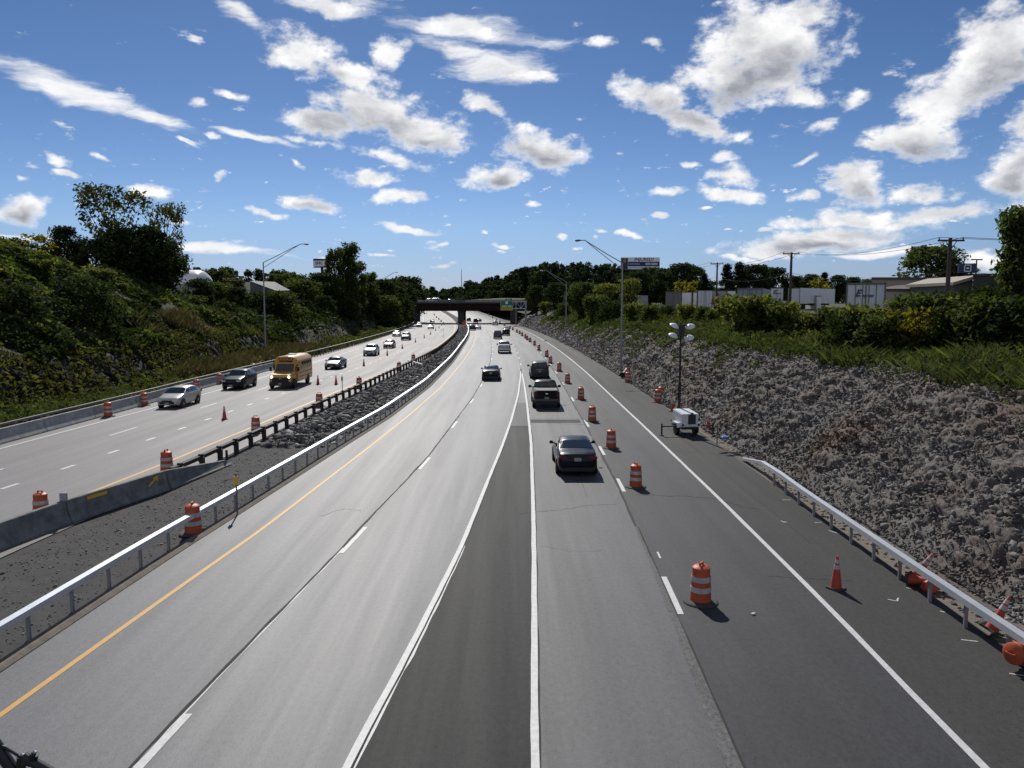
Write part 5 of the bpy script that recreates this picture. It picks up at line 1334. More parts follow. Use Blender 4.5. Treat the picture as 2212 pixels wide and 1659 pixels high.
def utility_pole(u, v0, v1, ua, ub, va, Y, label, z=None):
    p = at(u, v1, Y); root = empty('utility_pole', (p.x, Y, p.z - .5), 0, label, 'utility pole', 'wooden utility poles'); h = at(u, v0, Y).z - p.z + .5
    b = MB(); b.tube((0, 0, -1.5), (0, 0, h), .20, .14, 9); b.build('pole', M['wood'], root, smooth=True)
    xa, xb = at(ua, va, Y).x - p.x, at(ub, va, Y).x - p.x; za = at(u, va, Y).z - p.z + .5
    b = MB(); b.box(((xa + xb) / 2, -.2, za), (xb - xa, .12, .14)); b.tube((xa * .45, -.2, za), (0, -.15, za - .7), .03, n=5).tube((xb * .45, -.2, za), (0, -.15, za - .7), .03, n=5); b.build('crossarm', M['wood'], root)
    b = MB()
    for x in (xa * .9, xb * .9): b.lathe([(.05, 0), (.07, .08), (.04, .2), (0, .22)], (x, -.2, za + .07), 8)
    b.build('insulator', M['greyprint'], root)
    return [Vector((p.x + x, Y - .2, p.z - .5 + za + .25)) for x in (xa * .9, xb * .9)] + [Vector((p.x, Y, p.z - .5 + za - 2.4))]


w1 = utility_pole(2046, 514.5, 640, 2023, 2080, 520, 62, 'large wooden utility pole standing before the beige warehouse')
w2 = utility_pole(1707, 545, 630, 1690, 1726, 548.5, 100, 'wooden utility pole rising behind the white trailers')
w3 = utility_pole(1548, 567, 628, 1534, 1562, 570, 140, 'smaller utility pole among the dark trees')
wr_ = [w1[0] + Vector((28, -14, -.4)), w1[1] + Vector((28, -14, -.4)), w1[2] + Vector((28, -14, -.4))]
wl_ = [v + Vector((-30, 60, -2)) for v in w3]
for A, B in ((wr_, w1), (w1, w2), (w2, w3), (w3, wl_)):
    for k in range(3):
        a, b_ = A[k], B[k]; q = MB(); n = 12; L_s = (a - b_).length
        q.path([a.lerp(b_, i / n) - Vector((0, 0, 4 * (L_s * .022) * (i / n) * (1 - i / n))) for i in range(n + 1)], .022, 4)
        o = q.build('power_line', M['signblack'], None); tag(o, 'thin sagging overhead wires strung between the wooden utility poles', 'wire', 'overhead wires')
p = at(997, 640, 420); q = MB(); q.tube((0, 0, 0), (0, 0, at(0, 582, 420).z - 5), .28, .12, 6); q.box((0, 0, 12), (1.4, .2, .2)); o = q.build('mast', M['wood'], None); o.location = (p.x, 420, 5); tag(o, 'thin dark mast rising above the far trees over the overpass pier', 'mast')


# ------------------------------------------------------------------ billboards and signs
def billboard(u0, u1, v0, v1, Y, gz, label, name='billboard'):
    a, b_ = at(u0, v0, Y), at(u1, v1, Y); cx_, w = (a.x + b_.x) / 2, b_.x - a.x; h = a.z - b_.z
    root = empty(name, (cx_, Y, gz), 0, label, 'billboard'); zc = (a.z + b_.z) / 2 - gz
    q = MB(); q.tube((w * .1, .9, 0), (w * .1, .9, zc), .45, .45, 12); q.build('post', M['wood'], root, smooth=True)
    q = MB(); q.box((0, .25, zc), (w, .3, h)); q.build('panel', M['signwhite'], root)
    q = MB(); q.box((0, .1, zc - h / 2 - .35), (w, 1.4, .12)); q.box((0, .6, zc - h / 2 - .2), (w * .9, .3, .4)); q.build('catwalk', M['darksteel'], root)
    return root, w, h, zc


rt, w, h, zc = billboard(1341, 1425, 556, 581.5, 285, 8, 'white billboard reading INJURED? above a navy band, beside the tallest lamp post')
yb = .085
q = MB(); q.box((w * .095, yb, zc - h * .06), (w * .805, .02, h * .40)); q.build('band', M['navy'], rt)
q = MB(); q.box((w * .08, yb, zc - h * .39), (w * .78, .02, h * .07)); q.build('small_print', M['paleblue'], rt)
text('INJURED?', 'headline', h * .40, M['maroon'], rt, (w * .10, yb - .01, zc + h * .33), (R(90), 0, 0))
text('BARNES', 'firm_name', h * .25, M['paleblue'], rt, (-w * .14, yb - .02, zc - h * .06), (R(90), 0, 0))
text('800-0000', 'phone_number', h * .27, M['signwhite'], rt, (w * .29, yb - .02, zc - h * .06), (R(90), 0, 0))
q = MB(); q.box((-w * .40, yb, zc - .02 * h), (w * .17, .02, h * .94)); q.build('portrait_ground', M['darkprint'], rt)
q = MB(); q.lathe([(0, 0), (h * .17, 0), (h * .17, .02), (0, .02)], (-w * .40, yb - .012, zc + h * .22), 18, Matrix.Diagonal((.8, 1, 1.15)).to_3x3() @ Matrix.Rotation(R(90), 3, 'X')); q.build('portrait_face', M['skin'], rt)
q = MB(); q.add([(-w * .475, yb - .02, zc - h * .45), (-w * .325, yb - .02, zc - h * .45), (-w * .345, yb - .02, zc - h * .02), (-w * .40, yb - .02, zc + h * .06), (-w * .455, yb - .02, zc - h * .02)], [(0, 1, 2, 3, 4)]); q.build('portrait_suit', M['navy'], rt)
rt, w, h, zc = billboard(676, 706, 558.5, 575.5, 262, 5, 'small billboard with a blue strip half hidden by the tall dark poplars')
q = MB(); q.box((0, .085, zc + h * .36), (w * .97, .02, h * .24)); q.build('band', M['navy'], rt)
text('SPRI', 'headline', h * .5, M['maroon'], rt, (-w * .1, .07, zc - h * .1), (R(90), 0, 0))
p = at(500, 604, 160); root = empty('rooftop_sign', (p.x, 160, 7), 0, 'dark skeletal sign frame with small yellow letters above the left bushes', 'sign')
q = MB(); w = at(527, 0, 160).x - at(472, 0, 160).x
for x in np.linspace(-w / 2, w / 2, 6): q.box((x, .15, (p.z - 6.2) / 2), (.1, .1, p.z - 6.2))
q.box((0, .1, p.z - 7 + .62), (w, .12, .22)); q.box((0, .1, p.z - 7 - .6), (w, .12, .12)); q.build('frame', M['darksteel'], root)
text('MAGIC ST', 'letters', .95, mat('ochre_letters', (.28, .22, .06), .6), root, (.3, 0, p.z - 7), (R(90), 0, 0), extr=.05)
a, b_ = at(2073, 569, 90), at(2108, 589.5, 90); root = empty('pole_sign', ((a.x + b_.x) / 2, 90, 6), 0, 'dark blue pole sign with a white square emblem near the right edge', 'sign'); w, h = b_.x - a.x, a.z - b_.z; zc = (a.z + b_.z) / 2 - 6
q = MB(); q.box((0, .2, zc), (w, .35, h)); q.build('panel', M['navy'], root); q = MB(); q.tube((0, .2, 0), (0, .2, zc - h / 2), .14); q.build('post', M['darksteel'], root)
q = MB(); e = h * .33
for sx, sz, dx, dz in ((0, e, 2 * e, .09), (0, -e, 2 * e, .09), (-e, 0, .09, 2 * e), (e, 0, .09, 2 * e), (0, 0, e * .8, e * .5)): q.box((sx, .01, zc + sz), (dx, .03, dz))
q.build('emblem', M['signwhite'], root)
q = MB(); p = at(2103, 582, 88); q.tube((0, 0, 0), (0, 0, p.z - 6 + 1.1), .07); q.box((0, 0, p.z - 6 + 1.1), (1.2, .25, .12)); o = q.build('parking_lamp', M['darksteel'], None); o.location = (p.x + .3, 88, 6); tag(o, 'thin dark lot lamp beside the dark blue pole sign', 'lamp')


# ------------------------------------------------------------------ trailers and buildings on the right
def trailer(u0, u1, v0, Y, label, m, L=14., yaw=0., big=None, doors=True):
    a, b_ = at(u0, v0, Y), at(u1, v0, Y); cx_ = (a.x + b_.x) / 2; zt = a.z; hh = 2.9; w = (b_.x - a.x) * math.cos(math.atan2(cx_, Y)); yaw = yaw - math.atan2(cx_, Y)
    root = empty('semi_trailer', (cx_, Y, zt - 4.05), yaw, label, 'trailer', 'trailers parked along the bank'); H0 = 4.05
    q = MB(); q.box((0, L / 2, H0 - hh / 2), (w, L, hh)); q.build('cargo_box', m, root, bevel=.03)
    q = MB()
    for x in (-w / 2 + .05, w / 2 - .05): q.box((x, -.02, H0 - hh / 2), (.10, .06, hh + .04))
    q.box((0, -.02, H0 - .05), (w, .06, .12)); q.box((0, -.02, H0 - hh + .06), (w, .06, .14)); q.build('door_frame', M['greysteel'], root)
    if doors:
        q = MB()
        for x in (-w * .26, -w * .08, 0, w * .08, w * .26): q.box((x, -.03, H0 - hh / 2), (.04 if x else .06, .05, hh * .94))
        q.build('lock_rod', M['greysteel'], root)
    for x in (-w * .33, w * .33):
        for y in (1.2, 2.5):
            q = MB(); q.lathe([(0, -.25), (.42, -.25), (.48, -.2), (.48, .2), (.42, .25), (0, .25)], (x, y, .48), 14, Matrix.Rotation(R(90), 3, 'Y')); q.build('wheel', M['tyre'], root)
    q = MB(); q.box((0, L * .5, .95), (.9, L * .9, .3)); q.box((-w * .35, L * .75, .6), (.12, .12, 1.2)); q.box((w * .35, L * .75, .6), (.12, .12, 1.2)); q.build('chassis', M['darksteel'], root)
    if big:
        text('E', 'lettering', 1.0 * big, M['navy'], root, (-w * .20, -.06, H0 - .16 - .5 * big - .2), (R(90), 0, 0), shear=.3)
        text('xpress', 'lettering', .40 * big, M['navy'], root, (w * (-.06 if big > .6 else .02) + .45 * big, -.06, H0 - .16 - .72 * big - .2), (R(90), 0, 0), shear=.2)
    return root


wt, gt, bt, mt = M['white_metal'], mat('grey_trailer', (.34, .34, .35), .5, var=(.25, .25, .26)), mat('blue_grey_trailer', (.20, .27, .33), .5, var=(.27, .33, .38)), mat('mauve_trailer', (.22, .19, .21), .6, var=(.16, .14, .15))
trailer(1438, 1471.6, 630, 128, 'mauve grey trailer with dark door rods, leftmost of the parked trailers', mt)
trailer(1472.5, 1495, 631, 146, 'white trailer right beside the mauve one', wt, doors=False)
trailer(1497, 1506.5, 631, 160, 'narrow white trailer end showing between two larger ones', wt, doors=False)
trailer(1507, 1540, 627, 131, 'white trailer with four door rods beside the reddish bush', wt)
trailer(1541.5, 1570, 628, 150, 'pale trailer directly behind the reddish bush', gt, doors=False)
trailer(1571, 1590, 628, 165, 'pale trailer just left of the blue grey one', wt, doors=False)
trailer(1592, 1648, 622.6, 74, 'blue grey trailer with faded lettering behind the sumac', bt, L=9, yaw=R(-6))
trailer(1664.7, 1693, 621.7, 148, 'white trailer with a dark blue letter E in the middle of the row', wt, big=1.)
trailer(1701, 1730, 622, 147, 'white trailer whose long right side recedes beside the letter E trailer', wt, L=16, yaw=R(-25), doors=False)
trailer(1828, 1914.5, 611, 50, 'large white trailer with a big blue E beside the beige warehouse', wt, L=10, big=.62, doors=True)


def flat_building(name, corners, zt, zb, label, mw, mr, parts=None):
    """walls from ground-plan corners, a flat roof with an overhanging edge"""
    c = sum((Vector((*p, 0)) for p in corners), Vector()) / len(corners); root = empty(name, (c.x, c.y, zb), 0, label, 'building')
    pl = [(x - c.x, y - c.y) for x, y in corners]; q = MB(); n = len(pl)
    q.sweep([[(x, y, 0) for x, y in pl], [(x, y, zt - zb) for x, y in pl]]); q.build('wall', mw, root)
    q = MB(); q.sweep([[(x * 1.012, y * 1.012, zt - zb) for x, y in pl], [(x * 1.012, y * 1.012, zt - zb + .25) for x, y in pl]]); q.build('roof', mr, root)
    return root, c


beige = mat('beige_cladding', (.36, .31, .24), .7, var=(.31, .27, .21), vscale=.6); brown = mat('brown_roofing', (.09, .06, .05), .8); beige2 = mat('pale_beige_wall', (.42, .38, .31), .7, var=(.36, .32, .26), vscale=.6)
zt = at(2000, 603.5, 95).z
flat_building('warehouse', [(at(1912, 0, 95).x, 95), (at(2092, 0, 95).x, 95), (at(2092, 0, 130).x + 6, 130), (at(1916, 0, 130).x, 130)], zt, 4.8, 'long beige flat roofed warehouse behind the largest trailer', beige, brown)
a = at(1914, 629, 80); b_ = at(1993, 629, 80); zw = a.z
rt, c = flat_building('warehouse_annex', [(a.x, 80), (b_.x, 80), (b_.x * 94.4 / 80, 94.4), (a.x * 94.4 / 80 + .2, 94.4)], zw, 4.8, 'low beige annex with a brown sloping roof in front of the warehouse', beige2, brown)
q = MB(); W2 = b_.x - a.x; q.sweep([[(-W2 / 2 - .3, -7.6, zw - 4.8 + .26), (W2 / 2 + .3, -7.6, zw - 4.8 + .26), (W2 / 2 + .3, -7.3, zw - 4.8 + .85), (-W2 / 2 - .3, -7.3, zw - 4.8 + .26)], [(-W2 / 2 - .3, 7, zw - 4.8 + .26), (W2 / 2 + .3, 7, zw - 4.8 + .26), (W2 / 2 + .3, 7, zw - 4.8 + .95), (-W2 / 2 - .3, 7, zw - 4.8 + .3)]]); q.build('awning', brown, rt)
a = at(2060, 631, 72); b_ = at(2101, 602, 72); q = MB(); root = empty('lean_to', (a.x, 72, 4.9), 0, 'grey boarded shed with a roof sloping up to the right beside the warehouse', 'shed')
w = b_.x - a.x; z1, z2 = a.z - 4.9 + .6, b_.z - 4.9
q.prism([(0, 0), (w, 0), (w, z2), (0, z1)], 0, 8); q.build('wall', mat('grey_boards', (.20, .18, .17), .85, var=(.15, .135, .13), vscale=3), root)
q = MB(); q.sweep([[(-.3, y, z1 + .02), (w + .2, y, z2 + .02), (w + .2, y, z2 + .3), (-.3, y, z1 + .3)] for y in (-.35, 8.2)]); q.build('roof', beige, root)
a = at(2103, 598, 66); flat_building('dark_shed', [(a.x, 66), (a.x + 9, 66), (a.x + 16, 76), (a.x * 76 / 66 + .2, 76)], a.z, 4.9, 'black open fronted building half covered in vines at the right', M['black'], M['darksteel'])
a = at(1380, 641, 160); flat_building('low_building', [(a.x, 160), (at(1411, 0, 160).x, 160), (at(1411, 0, 160).x, 170), (a.x, 170)], a.z, 5.5, 'small plain grey wall of a low building left of the trailers', gt, gt)
a = at(1765, 641, 150); flat_building('low_building', [(a.x, 150), (at(1800, 0, 150).x, 150), (at(1800, 0, 150).x, 160), (a.x, 160)], a.z, 5.5, 'low white building between the receding trailer and the largest one', wt, gt)

# left: rounded white roof and a grey roofed house
p = at(402, 607, 190); root = empty('vaulted_building', (p.x, 190, 6), 0, 'white rounded roof showing above the left trees', 'building')
w = at(443, 0, 190).x - at(373, 0, 190).x; ht = at(0, 582, 190).z - 6
q = MB(); rg = []
for t, k in ((-.5, .45), (-.46, .78), (-.38, .93), (-.25, 1), (.25, 1), (.38, .93), (.46, .78), (.5, .45)):
    rg.append([(t * w, 3 + 5 * math.cos(a_), (ht - 3.6 * k * 0) * 0 + ht - 3.6 + 3.6 * k * math.sin(a_)) for a_ in np.linspace(0, math.pi, 12)])
q.sweep(rg, closed=True); q.build('roof', mat('white_membrane', (.78, .76, .75), .35), root, smooth=True)
q = MB(); q.box((0, 3, (ht - 3.6) / 2), (w * .96, 9.6, ht - 3.6)); q.build('wall', M['concrete'], root)
A, B, Cc, D = at(540, 607, 158), at(593.5, 608.7, 178), at(627, 627, 170), at(597, 628, 150); root = empty('house', (B.x, 165, 5), 0, 'low house with a grey shingle roof among the trees on the left', 'house'); o3 = Vector((B.x, 165, 5))
q = MB(); th = Vector((0, 0, -.25)); q.sweep([[v - o3 for v in (A, B, Cc, D)], [v + th - o3 for v in (A, B, Cc, D)]]); q.build('roof', mat('grey_shingles', (.075, .078, .082), .8, var=(.06, .062, .066), vscale=1.5), root)
q = MB(); dn = lambda v: Vector((v.x, v.y, 5)); q.sweep([[(v + th * 1.1) * 1 - o3 for v in (A, B, Cc, D)], [dn(v) - o3 for v in (A, B, Cc, D)]]); q.build('wall', mat('pale_siding', (.10, .095, .085), .7), root)


# ------------------------------------------------------------------ light tower
def light_tower():
    p = P(1491, 943); root = empty('light_tower', (p.x, p.y, 0), R(7), 'white portable light tower trailer with four lamps on a black mast', 'light tower')
    W, L, z0, z1 = 1.02, 1.7, .55, 1.38
    q = MB(); q.sweep([[(-W / 2, 0, z0), (W / 2, 0, z0), (W / 2, 0, z1 - .06), (-W / 2, 0, z1 - .06)], [(-W / 2, L, z0), (W / 2, L, z0), (W / 2, L, z1 + .05), (-W / 2, L, z1 + .05)]]); q.build('cabinet', M['white_metal'], root, bevel=.04)
    q = MB(); q.box((.08, -.012, 1.0), (.46, .03, .56)); q.build('radiator_grille', M['darkprint'], root, bevel=.02)
    for x, z, s in ((-.46, .68, .14), (.5, .68, .14), (.08, 1.34, .18)): q = MB(); q.box((x, -.014, z), (s, .03, .11)); q.build('rear_lamp', M['black'], root, bevel=.02)
    q = MB(); q.add([(.42, -.02, .95), (.58, -.02, .95), (.50, -.02, 1.10)], [(0, 1, 2)]); q.build('warning_label', M['signblack'], root)
    q = MB(); q.box((0, .95, .48), (W * .95, L + .3, .12)); q.box((0, 2.6, .48), (.12, 1.6, .1)); q.build('chassis', M['black'], root)
    for sg in (-1, 1):
        q = MB(); rt = Matrix.Rotation(R(90), 3, 'Y'); q.lathe([(.16, -.11), (.31, -.11), (.34, -.07), (.34, .07), (.31, .11), (.16, .11)], (sg * (W / 2 + .06), .75, .34), 18, rt); wo = q.build('wheel', M['tyre'], root)
        q = MB(); q.lathe([(0, -.09), (.19, -.10), (.19, .10), (0, .09)], (sg * (W / 2 + .06), .75, .34), 12, rt); q.build('rim', M['white_metal'], wo)
        q = MB(); q.box((sg * (W / 2 + .06), .75, .74), (.30, .85, .05)); q.box((sg * (W / 2 + .06), .30, .62), (.30, .05, .26), Matrix.Rotation(R(-25), 3, 'X')); q.build('fender', M['white_metal'], root)
        q = MB(); q.box((sg * (W / 2 + .55), .5, .55), (1.0, .07, .07)).box((sg * (W / 2 + 1.05), .5, .36), (.08, .08, .72)).box((sg * (W / 2 + 1.05), .5, .02), (.22, .22, .04)); q.build('outrigger', M['black'], root)
    q = MB(); q.box((.1, -.1, .3), (.06, .06, .55)).box((.1, -.1, .02), (.16, .16, .03)); q.build('jack_stand', M['black'], root)
    xm, ym = -.02, L + .25; zt = at(1504, 697, p.y + ym).z
    q = MB(); q.tube((xm, ym, .45), (xm, ym, 3.0), .085, .085, 8).tube((xm, ym, 2.9), (xm, ym, 5.0), .065, .065, 8).tube((xm, ym, 4.9), (xm, ym, zt), .05, .05, 8); q.build('mast', M['black'], root)
    q = MB(); q.box((xm, ym, zt - .15), (.9, .08, .08)).box((xm, ym, zt - .78), (.9, .08, .08)).box((xm, ym, zt - .45), (.35, .3, .7)); q.build('lamp_bracket', M['black'], root)
    for x, z, tl in ((-.46, zt - .16, 18), (.50, zt - .20, -18), (-.52, zt - .74, 14), (.46, zt - .86, -12)):
        q = MB(); rr = Matrix.Rotation(R(tl), 3, 'Y') @ Matrix.Rotation(R(24), 3, 'X'); q.lathe([(.30, -.05), (.29, -.02), (.21, .05), (.09, .08), (.06, .13), (0, .13)], (x, ym - .12, z), 16, rr); lm = q.build('floodlight', M['white_metal'], root, smooth=True)
        q = MB(); q.lathe([(0, -.055), (.28, -.055), (.28, -.045), (0, -.045)], (x, ym - .12, z), 16, rr); q.build('lens', M['headlamp'], lm)


light_tower()
# black bar and cable on the viewer's own bridge
o3 = at(40, 1640, 1.3); root = empty('handlebar', o3, 0, 'black metal bar with two clamps and a thin cable at the bottom left corner', 'handlebar'); l = lambda u, v, dy=0.: at(u, v, 1.3 + dy) - o3
q = MB(); q.tube(l(-30, 1580), l(34, 1672), .0105, n=10).tube(l(50, 1634), l(140, 1685), .0085, n=10); q.build('bar', M['black'], root, smooth=True)
q = MB(); q.tube(l(64, 1650), l(76, 1628), .008, n=8).tube(l(45, 1668), l(47, 1634), .008, n=8).tube(l(44, 1652), l(70, 1640), .007, n=8); q.build('clamp', M['plastic'], root, smooth=True)
q = MB(); q.path([l(-20, 1604), l(12, 1615), l(40, 1632), l(62, 1641)], .0028, 6); q.build('cable', M['black'], root)
q = MB(); q.lathe([(0, 0), (.004, .001), (.0045, .004), (0, .006)], l(74, 1628), 8).lathe([(0, 0), (.004, .001), (.0045, .004), (0, .006)], l(47.5, 1634), 8); q.build('bolt', M['chrome'], root)


# ------------------------------------------------------------------ trees and shrubs
def gz_left(p): return float(left_z(float(X('bar', p.y)) - p.x, p.y))
def gz_right(p): return float(right_z(p.x - float(X('rock', p.y)), p.y))
HT = dict(poplar=19., oak=11., oak2=12., cottonwood=12., pine=15., locust=9., bush=3.2, bushd=3.6, sumac=3.6, goldbush=3.6, redbush=3.0, vine=7.6)


def plant(kind, name, u, vt, Y, label, group, side, cat='tree', wk=1., sink=0.):
    p = at(u, vt, Y)
    while side > 0 and Y < 330 and p.x - float(X('rock', Y)) < 6.4: Y += 4; p = at(u, vt, Y)
    g = gz_left(p) if side < 0 else gz_right(p); h = max(1.2, p.z - g + sink); s = h / HT[kind]
    return tree(kind, name, (p.x, Y, g - sink), rnd.uniform(0, 6.28), (s * wk, s * wk, s), label, group, cat, **dict(KT[kind]))


G1 = 'trees on the left hill crest'
plant('cottonwood', 'cottonwood_tree', 238, 402, 112, 'tall airy cottonwood with thin branches against the sky on the left hill', G1, -1, wk=.86)
plant('cottonwood', 'cottonwood_tree', 352, 440, 116, 'sparse leaning tree at the right end of the hill crest group', G1, -1, wk=.55)
plant('oak2', 'broadleaf_tree', 262, 497, 108, 'dark dense tree directly under the airy cottonwood', G1, -1, wk=1.05, sink=1.)
plant('oak2', 'broadleaf_tree', 318, 492, 110, 'dark dense tree between the cottonwood and the sparse leaning tree', G1, -1, wk=1.0, sink=1.)
plant('oak2', 'broadleaf_tree', 358, 528, 114, 'dark tree hanging low at the right foot of the hill crest group', G1, -1, wk=1.0, sink=1.)
plant('oak', 'broadleaf_tree', 205, 520, 106, 'rounded dark tree left of the airy cottonwood', G1, -1, wk=1.1, sink=1.)
plant('oak2', 'broadleaf_tree', 138, 492, 104, 'small round dark tree standing alone left on the hill crest', G1, -1, wk=.9)
G2 = 'shrubs on the left hill'
plant('bushd', 'dark_shrub', 178, 598, 75, 'largest dark shrub in the middle of the left hillside', G2, -1, 'shrub', 1.0, .5)
plant('bushd', 'dark_shrub', 30, 610, 66, 'dark shrub near the left picture edge on the hillside', G2, -1, 'shrub', 1.1, .5)
plant('goldbush', 'golden_shrub', 66, 508, 92, 'yellowish shrub at the very crest of the left hill', G2, -1, 'shrub', 1.5, .4)
plant('bush', 'green_shrub', 12, 516, 90, 'green shrub on the crest beside the yellowish one', G2, -1, 'shrub', 1.3, .4)
plant('bushd', 'dark_shrub', 262, 668, 84, 'dark shrub low on the slope right of the largest one', G2, -1, 'shrub', 1.2, .4)
plant('bush', 'green_shrub', 330, 655, 96, 'green rounded shrub low on the slope below the crest trees', G2, -1, 'shrub', 1.3, .4)
plant('bushd', 'dark_shrub', 492, 652, 122, 'big dark shrub behind the far shoulder left of the tall lamp post', G2, -1, 'shrub', 1.2, .4)
plant('bush', 'green_shrub', 415, 640, 126, 'green shrub where the hillside ends', G2, -1, 'shrub', 1.3, .4)
plant('bushd', 'dark_shrub', 540, 668, 132, 'dark shrub right behind the tall left lamp post', G2, -1, 'shrub', 1.2, .4)
plant('bush', 'green_shrub', 640, 690, 150, 'green shrub by the guide rail right of the tall left lamp post', G2, -1, 'shrub', 1.1, .4)
plant('bushd', 'dark_shrub', 568, 630, 138, 'dark shrub covering the left corner of the grey roofed house', G2, -1, 'shrub', 1.2, .4)
plant('bush', 'green_shrub', 608, 633, 142, 'green shrub covering the wall of the grey roofed house', G2, -1, 'shrub', 1.2, .4)
plant('bushd', 'dark_shrub', 610, 660, 155, 'dark shrub in front of the grey roofed house', G2, -1, 'shrub', 1.4, .4)
extra = [('sumac', 90, 560, 80), ('bushd', 105, 640, 70), ('sumac', 215, 580, 92), ('sumac', 262, 612, 94), ('bushd', 300, 628, 100), ('sumac', 355, 690, 100), ('bushd', 215, 680, 80), ('sumac', 60, 700, 64), ('bushd', 395, 668, 114), ('sumac', 445, 690, 118), ('sumac', 5, 560, 80), ('bushd', 310, 705, 92)]
for i, (k, u, v, Y) in enumerate(extra):
    plant(k, 'green_shrub' if k == 'sumac' else 'dark_shrub', u, v, Y, ('green' if k == 'sumac' else 'dark') + f' scrubby shrub scattered on the left hillside, {ORD[sorted(range(len(extra)), key=lambda j: extra[j][1]).index(i)]} from the left', G2, -1, 'shrub', rnd.uniform(1.1, 1.6), .5)
G3 = 'tree belt on the left bank'
belt = [('oak2', 430, 604, 140), ('oak', 468, 612, 145), ('oak2', 515, 622, 140), ('oak2', 560, 640, 150), ('oak', 650, 606, 180), ('oak2', 612, 640, 168), ('oak2', 690, 592, 190), ('poplar', 722, 536, 198), ('poplar', 752, 524, 204), ('poplar', 772, 566, 210), ('oak2', 700, 640, 175), ('oak2', 742, 632, 190), ('oak2', 786, 612, 222), ('poplar', 799, 588, 232), ('oak2', 826, 606, 250), ('oak2', 850, 622, 268), ('oak2', 868, 612, 292), ('oak2', 880, 600, 335), ('oak', 830, 640, 240), ('oak2', 660, 650, 165)]
for i, (k, u, v, Y) in enumerate(belt):
    plant(k, {'oak': 'broadleaf_tree', 'oak2': 'broadleaf_tree', 'poplar': 'poplar_tree'}[k], u, v, Y, ('tall narrow poplar in the left bank belt' if k == 'poplar' else 'dense dark tree of the left bank belt') + f', {ORD[sorted(range(len(belt)), key=lambda j: belt[j][1]).index(i)]} from the left', G3, -1, wk=1.25 if k != 'poplar' else .95, sink=.8)
G4 = 'dark trees behind the trailers'
back = [('oak2', 1440, 582, 240), ('oak2', 1472, 571, 235), ('oak2', 1500, 578, 250), ('pine', 1522, 590, 240), ('pine', 1572, 570, 225), ('pine', 1598, 566, 230), ('oak2', 1628, 574, 235), ('pine', 1652, 572, 240), ('oak2', 1676, 580, 245), ('oak2', 1722, 598, 250), ('oak2', 1752, 594, 245), ('pine', 1782, 588, 240), ('oak2', 1812, 596, 235), ('oak2', 1845, 600, 240), ('oak2', 1405, 580, 260), ('oak', 1880, 604, 230), ('oak2', 1380, 588, 250), ('oak', 1935, 606, 210)]
for i, (k, u, v, Y) in enumerate(back):
    plant(k, 'pine_tree' if k == 'pine' else 'broadleaf_tree', u, v, Y, ('dark conifer' if k == 'pine' else 'dark broadleaf tree') + f' in the row behind the trailers, {ORD[sorted(range(len(back)), key=lambda j: back[j][1]).index(i)]} from the left', G4, 1, wk=1.1, sink=1.5)
plant('oak', 'broadleaf_tree', 2012, 534, 118, 'single leafy tree rising behind the beige warehouse', 'trees on the right plateau', 1, wk=1.15)
plant('locust', 'locust_tree', 1362, 602, 152, 'light green young tree right beside the tallest lamp post', 'trees on the right plateau', 1, wk=1.1)
plant('locust', 'locust_tree', 1312, 612, 165, 'light green young tree left of the tallest lamp post', 'trees on the right plateau', 1, wk=1.1)
plant('oak', 'broadleaf_tree', 1262, 612, 190, 'green tree above the rock face near the second right lamp post', 'trees on the right plateau', 1, wk=1.1)
plant('oak2', 'broadleaf_tree', 1200, 612, 230, 'dark tree above the far end of the rock face', 'trees on the right plateau', 1, wk=1.2)
plant('oak2', 'broadleaf_tree', 1160, 618, 275, 'dark tree close behind the overhead sign post', 'trees on the right plateau', 1, wk=1.2)
plant('vine', 'vine_covered_tree', 2203, 450, 40, 'tall vine covered tree at the right picture edge', 'trees on the right plateau', 1, wk=.74)
plant('vine', 'vine_covered_tree', 2255, 520, 41, 'vine covered tree just cut by the right picture edge', 'trees on the right plateau', 1, wk=1.3)
plant('goldbush', 'golden_shrub', 1484, 606, 172, 'yellow green shrub behind the mauve trailer', 'shrubs on the right plateau', 1, 'shrub', 1.0)
plant('goldbush', 'golden_shrub', 1772, 604, 165, 'yellow green shrub behind the receding trailer', 'shrubs on the right plateau', 1, 'shrub', 1.0)
plant('redbush', 'reddish_shrub', 1559, 636, 105, 'reddish shrub in front of the white trailers', 'shrubs on the right plateau', 1, 'shrub', 1.1)
G5 = 'shrubs along the right bank crest'
crest = [('sumac', 1180, 652, 180), ('bush', 1215, 656, 165), ('sumac', 1250, 640, 150), ('bush', 1290, 640, 140), ('bushd', 1322, 650, 128), ('sumac', 1372, 655, 118), ('bush', 1408, 662, 110), ('bushd', 1440, 660, 112), ('sumac', 1480, 657, 100), ('bush', 1522, 664, 95), ('sumac', 1545, 668, 88), ('sumac', 1590, 642, 66), ('sumac', 1618, 638, 62), ('bush', 1655, 652, 62), ('sumac', 1690, 655, 60), ('bushd', 1722, 672, 62), ('sumac', 1760, 674, 60), ('bush', 1800, 668, 58)]
for i, (k, u, v, Y) in enumerate(crest):
    plant(k, {'sumac': 'sumac_shrub', 'bush': 'green_shrub', 'bushd': 'dark_shrub'}[k], u, v, Y, {'sumac': 'bright green sumac', 'bush': 'leafy green shrub', 'bushd': 'dark green shrub'}[k] + f' on the crest above the rock, {ORD[i]} from the left', G5, 1, 'shrub', .95, .3)
G6 = 'hedge in front of the warehouse'
